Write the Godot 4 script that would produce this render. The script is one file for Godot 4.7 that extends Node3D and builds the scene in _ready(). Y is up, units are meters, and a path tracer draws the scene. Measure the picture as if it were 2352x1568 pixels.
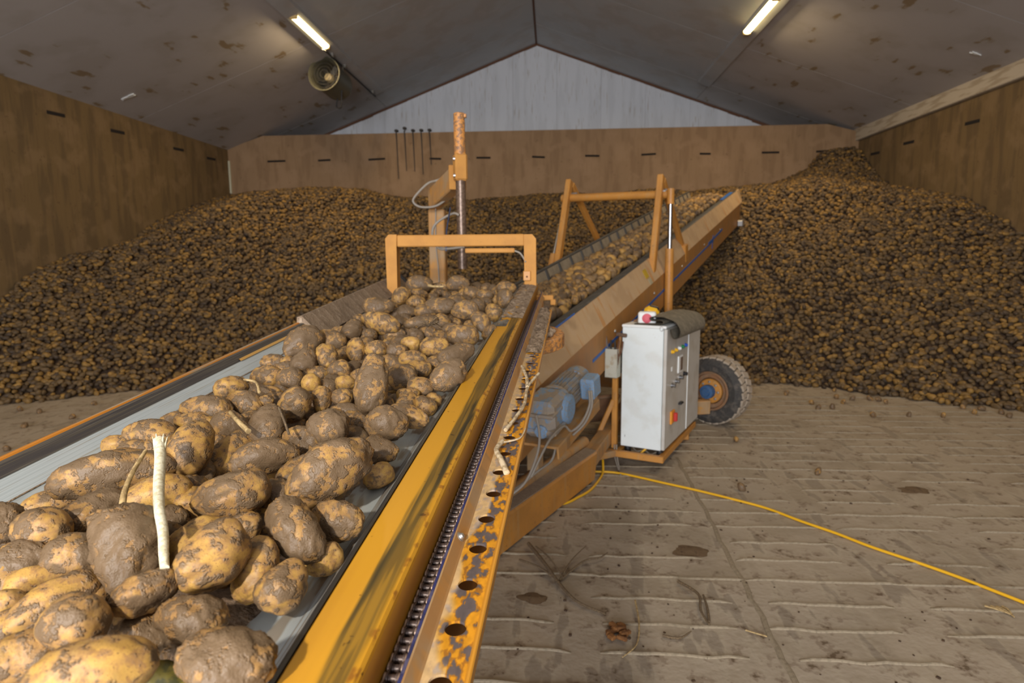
extends Node3D
# A potato store: a loaded conveyor in front feeds a swinging elevator that fills the heap behind it.

class Shape:
	var v := PackedVector3Array()
	var n := PackedVector3Array()
	var uv := PackedVector2Array()
	var c := PackedColorArray()
	var idx := PackedInt32Array()
	var tint := Color.WHITE
	var xf := Transform3D.IDENTITY

	func vert(p: Vector3, nn: Vector3, t: Vector2) -> int:
		v.append(xf * p)
		n.append((xf.basis * nn).normalized())
		uv.append(t)
		c.append(tint)
		return v.size() - 1

	func tri(a: Vector3, b: Vector3, d: Vector3, out: Vector3, ta := Vector2.ZERO, tb := Vector2.ZERO, td := Vector2.ZERO) -> void:
		var nn := (d - a).cross(b - a)
		if nn.length_squared() < 1e-16:
			return
		nn = nn.normalized()
		if nn.dot(out) < 0.0:
			var i := vert(a, -nn, ta)
			vert(d, -nn, td)
			vert(b, -nn, tb)
			idx.append_array([i, i + 1, i + 2])
		else:
			var i := vert(a, nn, ta)
			vert(b, nn, tb)
			vert(d, nn, td)
			idx.append_array([i, i + 1, i + 2])

	func quad(a: Vector3, b: Vector3, d: Vector3, e: Vector3, out: Vector3, ta := Vector2(0, 0), tb := Vector2(1, 0), td := Vector2(1, 1), te := Vector2(0, 1)) -> void:
		var nn := (d - a).cross(e - b)
		nn = -nn
		if nn.length_squared() < 1e-16:
			return
		nn = nn.normalized()
		var i: int
		if nn.dot(out) < 0.0:
			nn = -nn
			i = vert(a, nn, ta)
			vert(e, nn, te)
			vert(d, nn, td)
			vert(b, nn, tb)
		else:
			i = vert(a, nn, ta)
			vert(b, nn, tb)
			vert(d, nn, td)
			vert(e, nn, te)
		idx.append_array([i, i + 1, i + 2, i, i + 2, i + 3])

	# a box with chamfered edges, centred at «at»
	func box(at: Vector3, size: Vector3, bev := 0.004, turn := Basis.IDENTITY) -> Shape:
		var keep := xf
		xf = xf * Transform3D(turn, at)
		var h := size / 2.0
		var b: float = minf(bev, minf(h.x, minf(h.y, h.z)) * 0.6)
		var k := h - Vector3(b, b, b)
		for ax in 3:
			var a1 := (ax + 1) % 3
			var a2 := (ax + 2) % 3
			for s in [-1.0, 1.0]:
				var o := Vector3.ZERO
				o[ax] = s
				var q: Array[Vector3] = []
				for w in [[-1, -1], [1, -1], [1, 1], [-1, 1]]:
					var p := Vector3.ZERO
					p[ax] = h[ax] * s
					p[a1] = k[a1] * w[0]
					p[a2] = k[a2] * w[1]
					q.append(p)
				quad(q[0], q[1], q[2], q[3], o)
				for s2 in [-1.0, 1.0]:
					var o2 := o
					o2[a1] = s2
					var e: Array[Vector3] = []
					for w in [[0, -1], [0, 1], [1, 1], [1, -1]]:
						var p := Vector3.ZERO
						p[ax] = s * (h[ax] if w[0] == 0 else k[ax])
						p[a1] = s2 * (k[a1] if w[0] == 0 else h[a1])
						p[a2] = k[a2] * w[1]
						e.append(p)
					quad(e[0], e[1], e[2], e[3], o2)
		for sx in [-1.0, 1.0]:
			for sy in [-1.0, 1.0]:
				for sz in [-1.0, 1.0]:
					tri(Vector3(h.x * sx, k.y * sy, k.z * sz), Vector3(k.x * sx, h.y * sy, k.z * sz), Vector3(k.x * sx, k.y * sy, h.z * sz), Vector3(sx, sy, sz))
		xf = keep
		return self

	# a box-section bar from a to b, w wide (along «side») and t thick
	func bar(a: Vector3, b: Vector3, w: float, t: float, side := Vector3.RIGHT, bev := 0.006) -> Shape:
		var z := (b - a).normalized()
		var y := z.cross(side).normalized()
		var x := y.cross(z).normalized()
		return box((a + b) / 2.0, Vector3(w, t, a.distance_to(b)), bev, Basis(x, y, z))

	# a profile in the local xy plane drawn out from z0 to z1; closed with caps, or an open sheet
	func extrude(poly: PackedVector2Array, z0: float, z1: float, closed := true, per_m := 1.0, cuts := 1) -> Shape:
		var m := poly.size()
		var mid := Vector2.ZERO
		var area := 0.0
		for i in m:
			mid += poly[i] / m
			area += poly[i].cross(poly[(i + 1) % m])
		var total := 0.0
		for i in (m if closed else m - 1):
			total += poly[i].distance_to(poly[(i + 1) % m])
		var run := 0.0
		for i in (m if closed else m - 1):
			var a := poly[i]
			var b := poly[(i + 1) % m]
			var l := a.distance_to(b)
			var o2 := (b - a).orthogonal() * (1.0 if area < 0.0 else -1.0)
			o2 = Vector2((b - a).y, -(b - a).x) * (1.0 if area > 0.0 else -1.0)
			if not closed:
				o2 = Vector2(-(b - a).y, (b - a).x)
			for k in cuts:
				var za := lerpf(z0, z1, float(k) / cuts)
				var zb := lerpf(z0, z1, float(k + 1) / cuts)
				quad(Vector3(a.x, a.y, za), Vector3(b.x, b.y, za), Vector3(b.x, b.y, zb), Vector3(a.x, a.y, zb), Vector3(o2.x, o2.y, 0),
					Vector2((za - z0) * per_m, run / total), Vector2((za - z0) * per_m, (run + l) / total), Vector2((zb - z0) * per_m, (run + l) / total), Vector2((zb - z0) * per_m, run / total))
			run += l
		if closed:
			var t := Geometry2D.triangulate_polygon(poly)
			for i in range(0, t.size(), 3):
				for z in [z0, z1]:
					var o := Vector3(0, 0, -1 if (z == z0) == (z0 < z1) else 1)
					tri(Vector3(poly[t[i]].x, poly[t[i]].y, z), Vector3(poly[t[i + 1]].x, poly[t[i + 1]].y, z), Vector3(poly[t[i + 2]].x, poly[t[i + 2]].y, z), o)
		return self

	# a round tube along points
	func tube(pts: Array, r: float, seg := 10, r_end := -1.0) -> Shape:
		var m := pts.size()
		var up := Vector3(0.13, 0.97, 0.21).normalized()
		var first := -1
		for i in m:
			var p: Vector3 = pts[i]
			var pa: Vector3 = pts[maxi(i - 1, 0)]
			var pb: Vector3 = pts[mini(i + 1, m - 1)]
			var d := (pb - pa).normalized()
			var x := d.cross(up)
			if x.length() < 0.05:
				x = d.cross(Vector3.RIGHT)
			x = x.normalized()
			var y := x.cross(d).normalized()
			up = y
			var rr := r if r_end < 0.0 else lerpf(r, r_end, float(i) / maxi(m - 1, 1))
			for j in seg:
				var a := TAU * j / seg
				var o := x * cos(a) + y * sin(a)
				var k := vert(p + o * rr, o, Vector2(float(j) / seg, float(i)))
				if first < 0:
					first = k
			if i == 0 or i == m - 1:
				var base := first + i * seg
				var o := -d if i == 0 else d
				var b0 := v.size()
				vert(p, o, Vector2.ZERO)
				for j in seg:
					v.append(v[base + j])
					n.append((xf.basis * o).normalized())
					uv.append(Vector2.ZERO)
					c.append(tint)
				for j in seg:
					idx.append_array([b0, b0 + 1 + j, b0 + 1 + (j + 1) % seg] if i > 0 else [b0, b0 + 1 + (j + 1) % seg, b0 + 1 + j])
				if i == 0:
					# the wall rows go on after the cap's own vertices
					first = v.size()
					for j in seg:
						v.append(v[base + j])
						n.append(n[base + j])
						uv.append(uv[base + j])
						c.append(tint)
		for i in m - 1:
			for j in seg:
				var a := first + i * seg + j
				var b := first + i * seg + (j + 1) % seg
				idx.append_array([a, b, a + seg, b, b + seg, a + seg])
		return self

	# profile points (radius, height) turned round the y axis
	func lathe(prof: PackedVector2Array, seg := 24) -> Shape:
		for i in prof.size() - 1:
			var a := prof[i]
			var b := prof[i + 1]
			var nn := Vector2((b - a).y, -(b - a).x).normalized()
			var k := v.size()
			for j in seg + 1:
				var t := TAU * j / seg
				var o := Vector3(nn.x * cos(t), nn.y, nn.x * sin(t))
				vert(Vector3(a.x * cos(t), a.y, a.x * sin(t)), o, Vector2(float(j) / seg, 0))
				vert(Vector3(b.x * cos(t), b.y, b.x * sin(t)), o, Vector2(float(j) / seg, 1))
			for j in seg:
				var q := k + j * 2
				idx.append_array([q, q + 2, q + 1, q + 1, q + 2, q + 3])
		return self

	func mesh() -> ArrayMesh:
		var a := []
		a.resize(Mesh.ARRAY_MAX)
		a[Mesh.ARRAY_VERTEX] = v
		a[Mesh.ARRAY_NORMAL] = n
		a[Mesh.ARRAY_TEX_UV] = uv
		a[Mesh.ARRAY_COLOR] = c
		a[Mesh.ARRAY_INDEX] = idx
		var m := ArrayMesh.new()
		m.add_surface_from_arrays(Mesh.PRIMITIVE_TRIANGLES, a)
		return m


var M := {}
var taken := {}
var rng := RandomNumberGenerator.new()
var N3 := FastNoiseLite.new()


func numbered(called: String) -> String:
	var k: int = taken.get(called, 0)
	taken[called] = k + 1
	return called if k == 0 else "%s_%03d" % [called, k]


func part(called: String, s: Variant, m: Material, parent: Node3D, label := "") -> MeshInstance3D:
	var o := MeshInstance3D.new()
	o.name = numbered(called) if parent == self else called
	o.mesh = s.mesh() if s is Shape else s
	o.material_override = m
	parent.add_child(o, true)
	if label != "":
		o.set_meta("label", label)
	return o


func group_part(called: String, parent: Node3D, at := Transform3D.IDENTITY) -> Node3D:
	var o := Node3D.new()
	o.name = called
	o.transform = at
	parent.add_child(o, true)
	return o


func tag(o: Node3D, label: String, category: String, group := "") -> Node3D:
	o.set_meta("label", label)
	if category != "":
		o.set_meta("category", category)
	if group != "":
		o.set_meta("group", group)
	return o


func thing(called: String, label: String, category: String, at := Transform3D.IDENTITY, group := "") -> Node3D:
	var o := Node3D.new()
	o.name = numbered(called)
	o.transform = at
	add_child(o, true)
	return tag(o, label, category, group)


func structure(called: String, s: Variant, m: Material) -> MeshInstance3D:
	var o := part(called, s, m, self)
	o.set_meta("kind", "structure")
	return o


func smooth_path(pts: Array, per := 6) -> Array:
	var out := []
	for i in pts.size() - 1:
		var a: Vector3 = pts[maxi(i - 1, 0)]
		var b: Vector3 = pts[i]
		var c: Vector3 = pts[i + 1]
		var d: Vector3 = pts[mini(i + 2, pts.size() - 1)]
		for k in per:
			out.append(b.cubic_interpolate(c, a, d, float(k) / per))
	out.append(pts[-1])
	return out


# ------------------------------------------------------------------ materials
func plain(hex: String, rough := 0.7, metal := 0.0) -> StandardMaterial3D:
	var m := StandardMaterial3D.new()
	m.albedo_color = Color(hex)
	m.roughness = rough
	m.metallic = metal
	m.resource_name = "paint"
	return m


func noise_bytes(seed_: int, freq: float, w: int, h: int, oct := 4, kind := FastNoiseLite.TYPE_SIMPLEX_SMOOTH, fractal := FastNoiseLite.FRACTAL_FBM) -> PackedByteArray:
	var f := FastNoiseLite.new()
	f.seed = seed_
	f.noise_type = kind
	f.frequency = freq
	f.fractal_type = fractal
	f.fractal_octaves = oct
	var im := f.get_seamless_image(w, h)
	im.convert(Image.FORMAT_L8)
	return im.get_data()


# noise drawn out by factors sx, sy (a small picture enlarged)
func streak_bytes(seed_: int, freq: float, w: int, h: int, sw: int, sh: int, oct := 4) -> PackedByteArray:
	var f := FastNoiseLite.new()
	f.seed = seed_
	f.noise_type = FastNoiseLite.TYPE_SIMPLEX_SMOOTH
	f.frequency = freq
	f.fractal_octaves = oct
	var im := f.get_seamless_image(sw, sh)
	im.convert(Image.FORMAT_L8)
	im.resize(w, h, Image.INTERPOLATE_CUBIC)
	return im.get_data()


func texture(bytes: PackedByteArray, w: int, h: int, rgb := true) -> ImageTexture:
	return ImageTexture.create_from_image(Image.create_from_data(w, h, false, Image.FORMAT_RGB8 if rgb else Image.FORMAT_L8, bytes))


static func sm(a: float, b: float, x: float) -> float:
	var t := clampf((x - a) / (b - a), 0.0, 1.0)
	return t * t * (3.0 - 2.0 * t)


# colours mixed by noise: base, then each layer [colour, bytes, from, to, strength]
func mixed(w: int, h: int, base: Color, layers: Array) -> PackedByteArray:
	var out := PackedByteArray()
	out.resize(w * h * 3)
	var size := w * h
	var r := PackedFloat32Array()
	var g := PackedFloat32Array()
	var b := PackedFloat32Array()
	r.resize(size)
	g.resize(size)
	b.resize(size)
	r.fill(base.r8)
	g.fill(base.g8)
	b.fill(base.b8)
	for L in layers:
		var col: Color = L[0]
		var by: PackedByteArray = L[1]
		var lut := PackedFloat32Array()
		lut.resize(256)
		for i in 256:
			lut[i] = sm(L[2], L[3], i / 255.0) * L[4]
		var cr: float = col.r8
		var cg: float = col.g8
		var cb: float = col.b8
		for i in size:
			var t := lut[by[i]]
			if t > 0.0:
				r[i] += (cr - r[i]) * t
				g[i] += (cg - g[i]) * t
				b[i] += (cb - b[i]) * t
	for i in size:
		out[i * 3] = int(r[i])
		out[i * 3 + 1] = int(g[i])
		out[i * 3 + 2] = int(b[i])
	return out


func blend_bytes(a: PackedByteArray, b: PackedByteArray, wa: float, wb: float, add := 0.0) -> PackedByteArray:
	var out := PackedByteArray()
	out.resize(a.size())
	for i in a.size():
		out[i] = clampi(int(a[i] * wa + b[i] * wb + add), 0, 255)
	return out


func tri_mat(tex: Texture2D, scale_: float, rough := 0.85, world := false, height: Texture2D = null, depth := 0.0, sharp := 6.0) -> StandardMaterial3D:
	var m := StandardMaterial3D.new()
	m.albedo_texture = tex
	m.roughness = rough
	m.uv1_triplanar = true
	m.uv1_world_triplanar = world
	m.uv1_triplanar_sharpness = sharp
	m.uv1_scale = Vector3.ONE * scale_
	if height:
		m.heightmap_enabled = true
		m.heightmap_texture = height
		m.heightmap_scale = depth
	return m


func uv_mat(tex: Texture2D, scale_: Vector3, rough := 0.6, height: Texture2D = null, depth := 0.0) -> StandardMaterial3D:
	var m := StandardMaterial3D.new()
	m.albedo_texture = tex
	m.roughness = rough
	m.uv1_scale = scale_
	if height:
		m.heightmap_enabled = true
		m.heightmap_texture = height
		m.heightmap_scale = depth
	return m


func make_materials() -> void:
	var S := 512
	# potato skin and mud: four states from nearly clean to wholly coated
	var big := noise_bytes(11, 0.0075, S, S, 5)
	var mid := noise_bytes(12, 0.022, S, S, 4)
	var fine := noise_bytes(13, 0.09, S, S, 3)
	var cell := noise_bytes(14, 0.06, S, S, 2, FastNoiseLite.TYPE_CELLULAR)
	var edge := blend_bytes(blend_bytes(big, mid, 0.62, 0.38), fine, 0.86, 0.14)
	var speck := blend_bytes(fine, mid, 0.8, 0.2)
	M.potato = []
	var clod := blend_bytes(mid, fine, 0.55, 0.45)
	for lv in 4:
		var t: float = [0.63, 0.52, 0.445, 0.37][lv]
		var rgb := mixed(S, S, Color("b08a48"), [
			[Color("c9a967"), big, 0.45, 0.8, 0.7], [Color("9a7040"), mid, 0.5, 0.75, 0.6], [Color("6f5030"), speck, 0.64, 0.72, 0.75],
			[Color("8d6b45"), edge, t - 0.24, t + 0.02, 0.9], [Color("66543f"), edge, t - 0.03, t + 0.06, 0.95],
			[Color("7a6753"), clod, 0.5, 0.75, 0.35 if lv > 1 else 0.15], [Color("4e3e2d"), clod, 0.42, 0.22, 0.4 if lv > 1 else 0.15]])
		var ht := PackedByteArray()
		ht.resize(S * S)
		for i in S * S:
			var k := sm(t - 0.02, t + 0.1, edge[i] / 255.0)
			ht[i] = int(clampf(k * (110.0 + clod[i] * 0.45) + fine[i] * 0.10, 0.0, 255.0))
		var ct := texture(rgb, S, S)
		var hx := texture(ht, S, S, false)
		for k in 4:
			var m := tri_mat(ct, 5.2, 0.46, false, hx, 0.16, 8.0)
			m.uv1_offset = Vector3(0.13 + 0.27 * k, 0.31 * k, 0.47 * k + 0.1)
			m.metallic_specular = 0.35
			m.resource_name = "potato_skin"
			M.potato.append(m)
	# plain earth
	var mud_c := texture(mixed(S, S, Color("6e5a46"), [[Color("4e3f2f"), big, 0.35, 0.7, 0.7], [Color("8d7963"), mid, 0.5, 0.8, 0.7], [Color("3f3225"), fine, 0.6, 0.8, 0.4]]), S, S)
	M.mud = tri_mat(mud_c, 3.0, 0.9, false, texture(clod, S, S, false), 0.5)
	M.dust_mud = tri_mat(texture(mixed(S, S, Color("8b7760"), [[Color("6a5844"), big, 0.4, 0.75, 0.7], [Color("b5a48e"), mid, 0.55, 0.85, 0.6], [Color("4c3e30"), fine, 0.62, 0.8, 0.5]]), S, S), 2.2, 0.92, false, texture(clod, S, S, false), 0.5)
	# orange machine paint, dusted
	var vert_s := streak_bytes(31, 0.03, S, S, S, 64, 4)
	M.orange = tri_mat(texture(mixed(S, S, Color("bb8138"), [[Color("a57236"), big, 0.4, 0.8, 0.6], [Color("b08858"), vert_s, 0.5, 0.85, 0.5], [Color("7e5a34"), speck, 0.68, 0.8, 0.6]]), S, S), 0.8, 0.5)
	M.orange_dusty = tri_mat(texture(mixed(S, S, Color("a87c48"), [[Color("9d8464"), big, 0.35, 0.7, 0.8], [Color("b98035"), mid, 0.55, 0.8, 0.6], [Color("8a6a45"), vert_s, 0.55, 0.9, 0.6]]), S, S), 0.9, 0.75)
	M.orange_panel = tri_mat(texture(mixed(S, S, Color("a4733a"), [[Color("967044"), big, 0.4, 0.8, 0.7], [Color("ab7e48"), vert_s, 0.5, 0.85, 0.5]]), S, S), 0.8, 0.6)
	M.orange_rust = tri_mat(texture(mixed(S, S, Color("c98a45"), [[Color("8d6a4c"), mid, 0.48, 0.58, 0.9], [Color("6b4a34"), speck, 0.58, 0.68, 0.8]]), S, S), 3.0, 0.55)
	M.steel_worn = tri_mat(texture(mixed(S, S, Color("75604f"), [[Color("5a4638"), mid, 0.4, 0.65, 0.8], [Color("9b8d82"), fine, 0.6, 0.8, 0.5]]), S, S), 4.0, 0.38)
	M.steel_worn.metallic = 0.35
	M.dust = tri_mat(texture(mixed(S, S, Color("8f7c66"), [[Color("a08c74"), mid, 0.45, 0.75, 0.7], [Color("73614d"), speck, 0.55, 0.75, 0.5]]), S, S), 1.5, 0.95)
	M.chrome = plain("a6a8ac", 0.3, 1.0)
	M.zinc = plain("b9b8b4", 0.4, 0.85)
	M.black = plain("1d1d20", 0.45)
	M.black_rubber = plain("34322f", 0.7)
	M.rubber_grey = tri_mat(texture(mixed(S, S, Color("57534c"), [[Color("7a7163"), big, 0.4, 0.75, 0.8], [Color("403d38"), mid, 0.55, 0.8, 0.6]]), S, S), 2.0, 0.8)
	M.tyre = tri_mat(texture(mixed(S, S, Color("3a3733"), [[Color("5b5349"), big, 0.42, 0.8, 0.8], [Color("2b2927"), mid, 0.5, 0.8, 0.6]]), S, S), 2.0, 0.8)
	M.tyre_dust = tri_mat(texture(mixed(S, S, Color("9c8e7b"), [[Color("ac9e8b"), big, 0.45, 0.8, 0.8], [Color("8a7b68"), mid, 0.6, 0.85, 0.6]]), S, S), 3.0, 0.9)
	M.mat_grey = tri_mat(texture(mixed(S, S, Color("716a5a"), [[Color("857c6a"), big, 0.4, 0.75, 0.7], [Color("595345"), mid, 0.5, 0.8, 0.5]]), S, S), 2.0, 0.85)
	M.cabinet = tri_mat(texture(mixed(S, S, Color("dce3e1"), [[Color("d2d6d0"), big, 0.45, 0.8, 0.7], [Color("a89d88"), speck, 0.76, 0.84, 0.25]]), S, S), 0.9, 0.45)
	M.door = tri_mat(texture(mixed(S, S, Color("bfbbb2"), [[Color("b1aa9d"), big, 0.45, 0.8, 0.7]]), S, S), 0.9, 0.45)  # darker than the body: the doors' shaded side is put into the colour
	M.white = plain("e2e4e0", 0.5)
	M.box_grey = tri_mat(texture(mixed(S, S, Color("b6b5a6"), [[Color("a2937a"), big, 0.5, 0.8, 0.7]]), S, S), 2.5, 0.6)
	M.motor_blue = tri_mat(texture(mixed(S, S, Color("7a90a6"), [[Color("938674"), big, 0.38, 0.48, 0.92], [Color("a08e76"), mid, 0.52, 0.7, 0.8]]), S, S), 2.6, 0.7)
	M.motor_face = tri_mat(texture(mixed(S, S, Color("7a97b4"), [[Color("938674"), mid, 0.52, 0.72, 0.7]]), S, S), 5.0, 0.65)
	M.blue = plain("0f57a6", 0.5)
	M.blue_guide = tri_mat(texture(mixed(S, S, Color("2f3360"), [[Color("5d5868"), big, 0.45, 0.75, 0.7], [Color("24263f"), mid, 0.5, 0.7, 0.5]]), S, S), 4.0, 0.55)
	M.cable_grey = plain("8a8174", 0.7)
	M.cable_yellow = plain("d9a514", 0.5)
	M.red = plain("b3322b", 0.5)
	M.yellow = plain("dca91c", 0.5)
	M.green = plain("1e7a49", 0.45)
	M.lamp_blue = plain("1f4fae", 0.45)
	M.pink = plain("d2606c", 0.6)
	M.straw = tri_mat(texture(mixed(S, S, Color("b49a6a"), [[Color("7d6640"), big, 0.4, 0.7, 0.8], [Color("d8c492"), fine, 0.6, 0.8, 0.5]]), S, S), 8.0, 0.85)
	M.stem_white = tri_mat(texture(mixed(S, S, Color("e4dfc4"), [[Color("c9bd97"), big, 0.45, 0.7, 0.8], [Color("5f4f38"), speck, 0.66, 0.70, 0.9]]), S, S), 9.0, 0.85)
	M.root = tri_mat(texture(mixed(S, S, Color("c4b190"), [[Color("8c7654"), big, 0.42, 0.7, 0.8], [Color("e0d2b4"), fine, 0.6, 0.8, 0.5]]), S, S), 9.0, 0.85)
	M.haulm_dark = tri_mat(texture(mixed(S, S, Color("5a4a36"), [[Color("86714f"), mid, 0.5, 0.75, 0.8]]), S, S), 8.0, 0.9)
	M.chain_plate = tri_mat(texture(mixed(S, S, Color("86705f"), [[Color("5f4d43"), big, 0.4, 0.65, 0.85], [Color("a8917c"), fine, 0.58, 0.8, 0.7]]), S, S), 14.0, 0.45)
	M.chain_plate.metallic = 0.35
	M.chain_roller = tri_mat(texture(mixed(S, S, Color("4a3c36"), [[Color("332a27"), big, 0.4, 0.65, 0.85], [Color("8d7868"), fine, 0.6, 0.8, 0.6]]), S, S), 14.0, 0.4)
	M.chain_roller.metallic = 0.3
	# painted rail: long texture, s along x
	var W := 2048
	var H := 128
	var along := streak_bytes(51, 0.02, W, H, 96, H, 4)
	var along2 := streak_bytes(52, 0.05, W, H, 160, H, 4)
	var fine_s := streak_bytes(54, 0.11, W, H, 64, H, 4)
	var chips := noise_bytes(53, 0.045, W, H, 4)
	var rail := mixed(W, H, Color("bf8a24"), [[Color("b17d22"), along, 0.45, 0.8, 0.6], [Color("5d3a10"), chips, 0.83, 0.87, 0.9]])
	for y in H:
		var q := (y + 0.5) / H
		for x in W:
			var i := y * W + x
			var wob := (along2[i] / 255.0 - 0.5) * 0.05 + (fine_s[i] / 255.0 - 0.5) * 0.05
			var band := sm(0.345, 0.38, q + wob * 0.5) * (1.0 - sm(0.50, 0.545, q + wob))
			band *= (0.6 + 0.4 * sm(0.32, 0.55, along[i] / 255.0)) * (0.6 + 0.4 * sm(0.38, 0.56, fine_s[i] / 255.0 + 0.06))
			var rust := sm(0.51, 0.54, q + wob) * (1.0 - sm(0.56, 0.59, q + wob)) * sm(0.5, 0.68, chips[i] / 255.0) * 0.6
			var seam := (1.0 - sm(0.09, 0.15, q + wob * 0.4)) * 0.85 * sm(0.3, 0.5, chips[i] / 255.0)
			var low := sm(0.62, 0.75, q) * 0.6
			for k in 3:
				var cval := float(rail[i * 3 + k])
				cval += ([46.0, 41.0, 27.0][k] - cval) * band
				cval += ([108.0, 62.0, 26.0][k] - cval) * rust
				cval += ([60.0, 42.0, 24.0][k] - cval) * seam
				cval += ([140.0, 92.0, 34.0][k] - cval) * low
				rail[i * 3 + k] = int(cval)
	M.rail = uv_mat(texture(rail, W, H), Vector3(0.3, 1, 1), 0.42)
	M.rail.metallic_specular = 0.4
	# holed flange: chips of paint gone to grey primer, pale slurry along the wall
	var Hf := 64
	var fl := PackedByteArray()
	fl.resize(W * Hf * 3)
	var f1 := noise_bytes(61, 0.035, W, Hf, 4)
	var f2 := noise_bytes(62, 0.055, W, Hf, 3)
	var f3 := streak_bytes(63, 0.02, W, Hf, 512, 16, 3)
	for y in Hf:
		var q := (y + 0.5) / Hf
		for x in W:
			var i := y * W + x
			var s := x / float(W)
			var lane := 1.0 - absf(q - 0.62) * 1.6
			var grey := sm(0.52, 0.56, f1[i] / 255.0 * 0.75 + lane * 0.22 + 0.03 - 0.05 * s)
			var pale := sm(0.52, 0.66, f3[i] / 255.0 * 0.6 + (1.0 - q) * 0.62 - 0.1) * sm(0.10, 0.30, s) * 0.75
			var rust := sm(0.44, 0.5, f1[i] / 255.0 * 0.75 + lane * 0.22) * (1.0 - grey) * 0.6
			var c0 := [196.0, 134.0, 24.0]
			for k in 3:
				var cv: float = c0[k]
				cv += ([120.0, 74.0, 30.0][k] - cv) * rust
				cv += ([88.0, 78.0, 76.0][k] - cv) * grey
				cv += ([190.0, 168.0, 142.0][k] - cv) * pale
				cv *= 0.9 + 0.2 * f2[i] / 255.0
				fl[i * 3 + k] = clampi(int(cv), 0, 255)
	M.flange = uv_mat(texture(fl, W, Hf), Vector3(0.31, 1, 1), 0.5)
	# belt: pale blue-grey rubber scuffed along its run
	var bs := streak_bytes(71, 0.02, S, S, 64, S, 5)
	var bs2 := streak_bytes(72, 0.03, S, S, 128, S, 4)
	M.belt = uv_mat(texture(mixed(S, S, Color("979c9a"), [[Color("858784"), bs, 0.45, 0.8, 0.8], [Color("6a5d4c"), bs2, 0.58, 0.75, 0.7], [Color("5d4d3d"), blend_bytes(big, bs2, 0.7, 0.3), 0.5, 0.56, 0.92]]), S, S), Vector3(0.8, 1, 1), 0.55)
	M.belt_clean = uv_mat(texture(mixed(S, S, Color("b3bcbe"), [[Color("a4aeb0"), bs, 0.45, 0.8, 0.8], [Color("8a7b62"), bs2, 0.74, 0.84, 0.6]]), S, S), Vector3(0.5, 1, 1), 0.5)
	M.belt_edge = uv_mat(texture(mixed(S, S, Color("8d908d"), [[Color("747572"), bs, 0.4, 0.7, 0.9], [Color("6d5a45"), bs2, 0.5, 0.7, 0.85]]), S, S), Vector3(0.8, 1, 1), 0.5)
	M.strip_black = uv_mat(texture(mixed(S, S, Color("3a3635"), [[Color("57503f"), bs, 0.5, 0.8, 0.8], [Color("77705f"), bs2, 0.65, 0.85, 0.7]]), S, S), Vector3(0.6, 1, 1), 0.6)
	M.rail_left = uv_mat(texture(mixed(S, S, Color("b9741c"), [[Color("8f8578"), bs2, 0.52, 0.66, 0.85], [Color("5d4630"), bs, 0.55, 0.75, 0.8]]), S, S), Vector3(0.4, 1, 1), 0.6)
	# floor
	var F := 1024
	var fb := noise_bytes(81, 0.0045, F, F, 5)
	var fm := noise_bytes(82, 0.016, F, F, 5)
	var ff := noise_bytes(83, 0.07, F, F, 3)
	var fs := streak_bytes(84, 0.014, F, F, F, 256, 5)
	var fx := blend_bytes(fm, ff, 0.7, 0.3)
	M.floor = tri_mat(texture(mixed(F, F, Color("a09380"), [[Color("938672"), fb, 0.4, 0.75, 0.8], [Color("ada28d"), fs, 0.5, 0.8, 0.5], [Color("7d6d5b"), fx, 0.60, 0.70, 0.6], [Color("75695b"), fs, 0.70, 0.80, 0.5], [Color("54432f"), fx, 0.75, 0.80, 0.7]]), F, F), 0.32, 0.92, true, texture(fx, F, F, false), 0.5, 4.0)
	M.ridge = tri_mat(texture(mixed(S, S, Color("8d806a"), [[Color("7c705c"), mid, 0.45, 0.75, 0.8]]), S, S), 3.0, 0.95, true)
	# plywood walls, dirty
	var ws := streak_bytes(91, 0.012, F, F, F, 128, 5)
	var wf := streak_bytes(92, 0.06, F, F, F, 64, 3)
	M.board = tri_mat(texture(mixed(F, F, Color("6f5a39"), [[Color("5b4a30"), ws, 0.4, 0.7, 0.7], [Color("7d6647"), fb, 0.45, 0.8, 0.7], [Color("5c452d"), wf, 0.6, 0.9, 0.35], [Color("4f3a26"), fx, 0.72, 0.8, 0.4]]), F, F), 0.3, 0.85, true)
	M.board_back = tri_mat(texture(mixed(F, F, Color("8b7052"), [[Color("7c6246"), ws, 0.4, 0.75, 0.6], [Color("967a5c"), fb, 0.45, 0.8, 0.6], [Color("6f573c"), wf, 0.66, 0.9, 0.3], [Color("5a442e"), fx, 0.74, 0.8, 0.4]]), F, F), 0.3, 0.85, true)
	M.ceiling = tri_mat(texture(mixed(S, S, Color("afb0b0"), [[Color("a9a39d"), big, 0.4, 0.75, 0.7], [Color("bab6b4"), mid, 0.5, 0.8, 0.4]]), S, S), 0.25, 0.6, true)
	M.ceiling_stained = tri_mat(texture(mixed(F, F, Color("b3aeab"), [[Color("a9a39d"), fb, 0.4, 0.75, 0.7], [Color("7d6540"), blend_bytes(fb, fs, 0.5, 0.5), 0.70, 0.78, 0.65]]), F, F), 0.22, 0.6, true)
	M.gable = tri_mat(texture(mixed(F, F, Color("d0d2d4"), [[Color("c4c6c7"), ws, 0.4, 0.75, 0.6], [Color("8d7a62"), wf, 0.72, 0.86, 0.35]]), F, F), 0.3, 0.6, true)
	M.rust = plain("63422c", 0.85)
	M.joint = plain("3b3734", 0.8)
	M.slot = plain("1c1611", 0.95)
	M.pale_wood = tri_mat(texture(mixed(S, S, Color("b5aa98"), [[Color("998b76"), streak_bytes(95, 0.03, S, S, 64, S, 4), 0.45, 0.75, 0.8]]), S, S), 0.6, 0.8)
	M.fan_grey = plain("5c5a4a", 0.45, 0.3)
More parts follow.
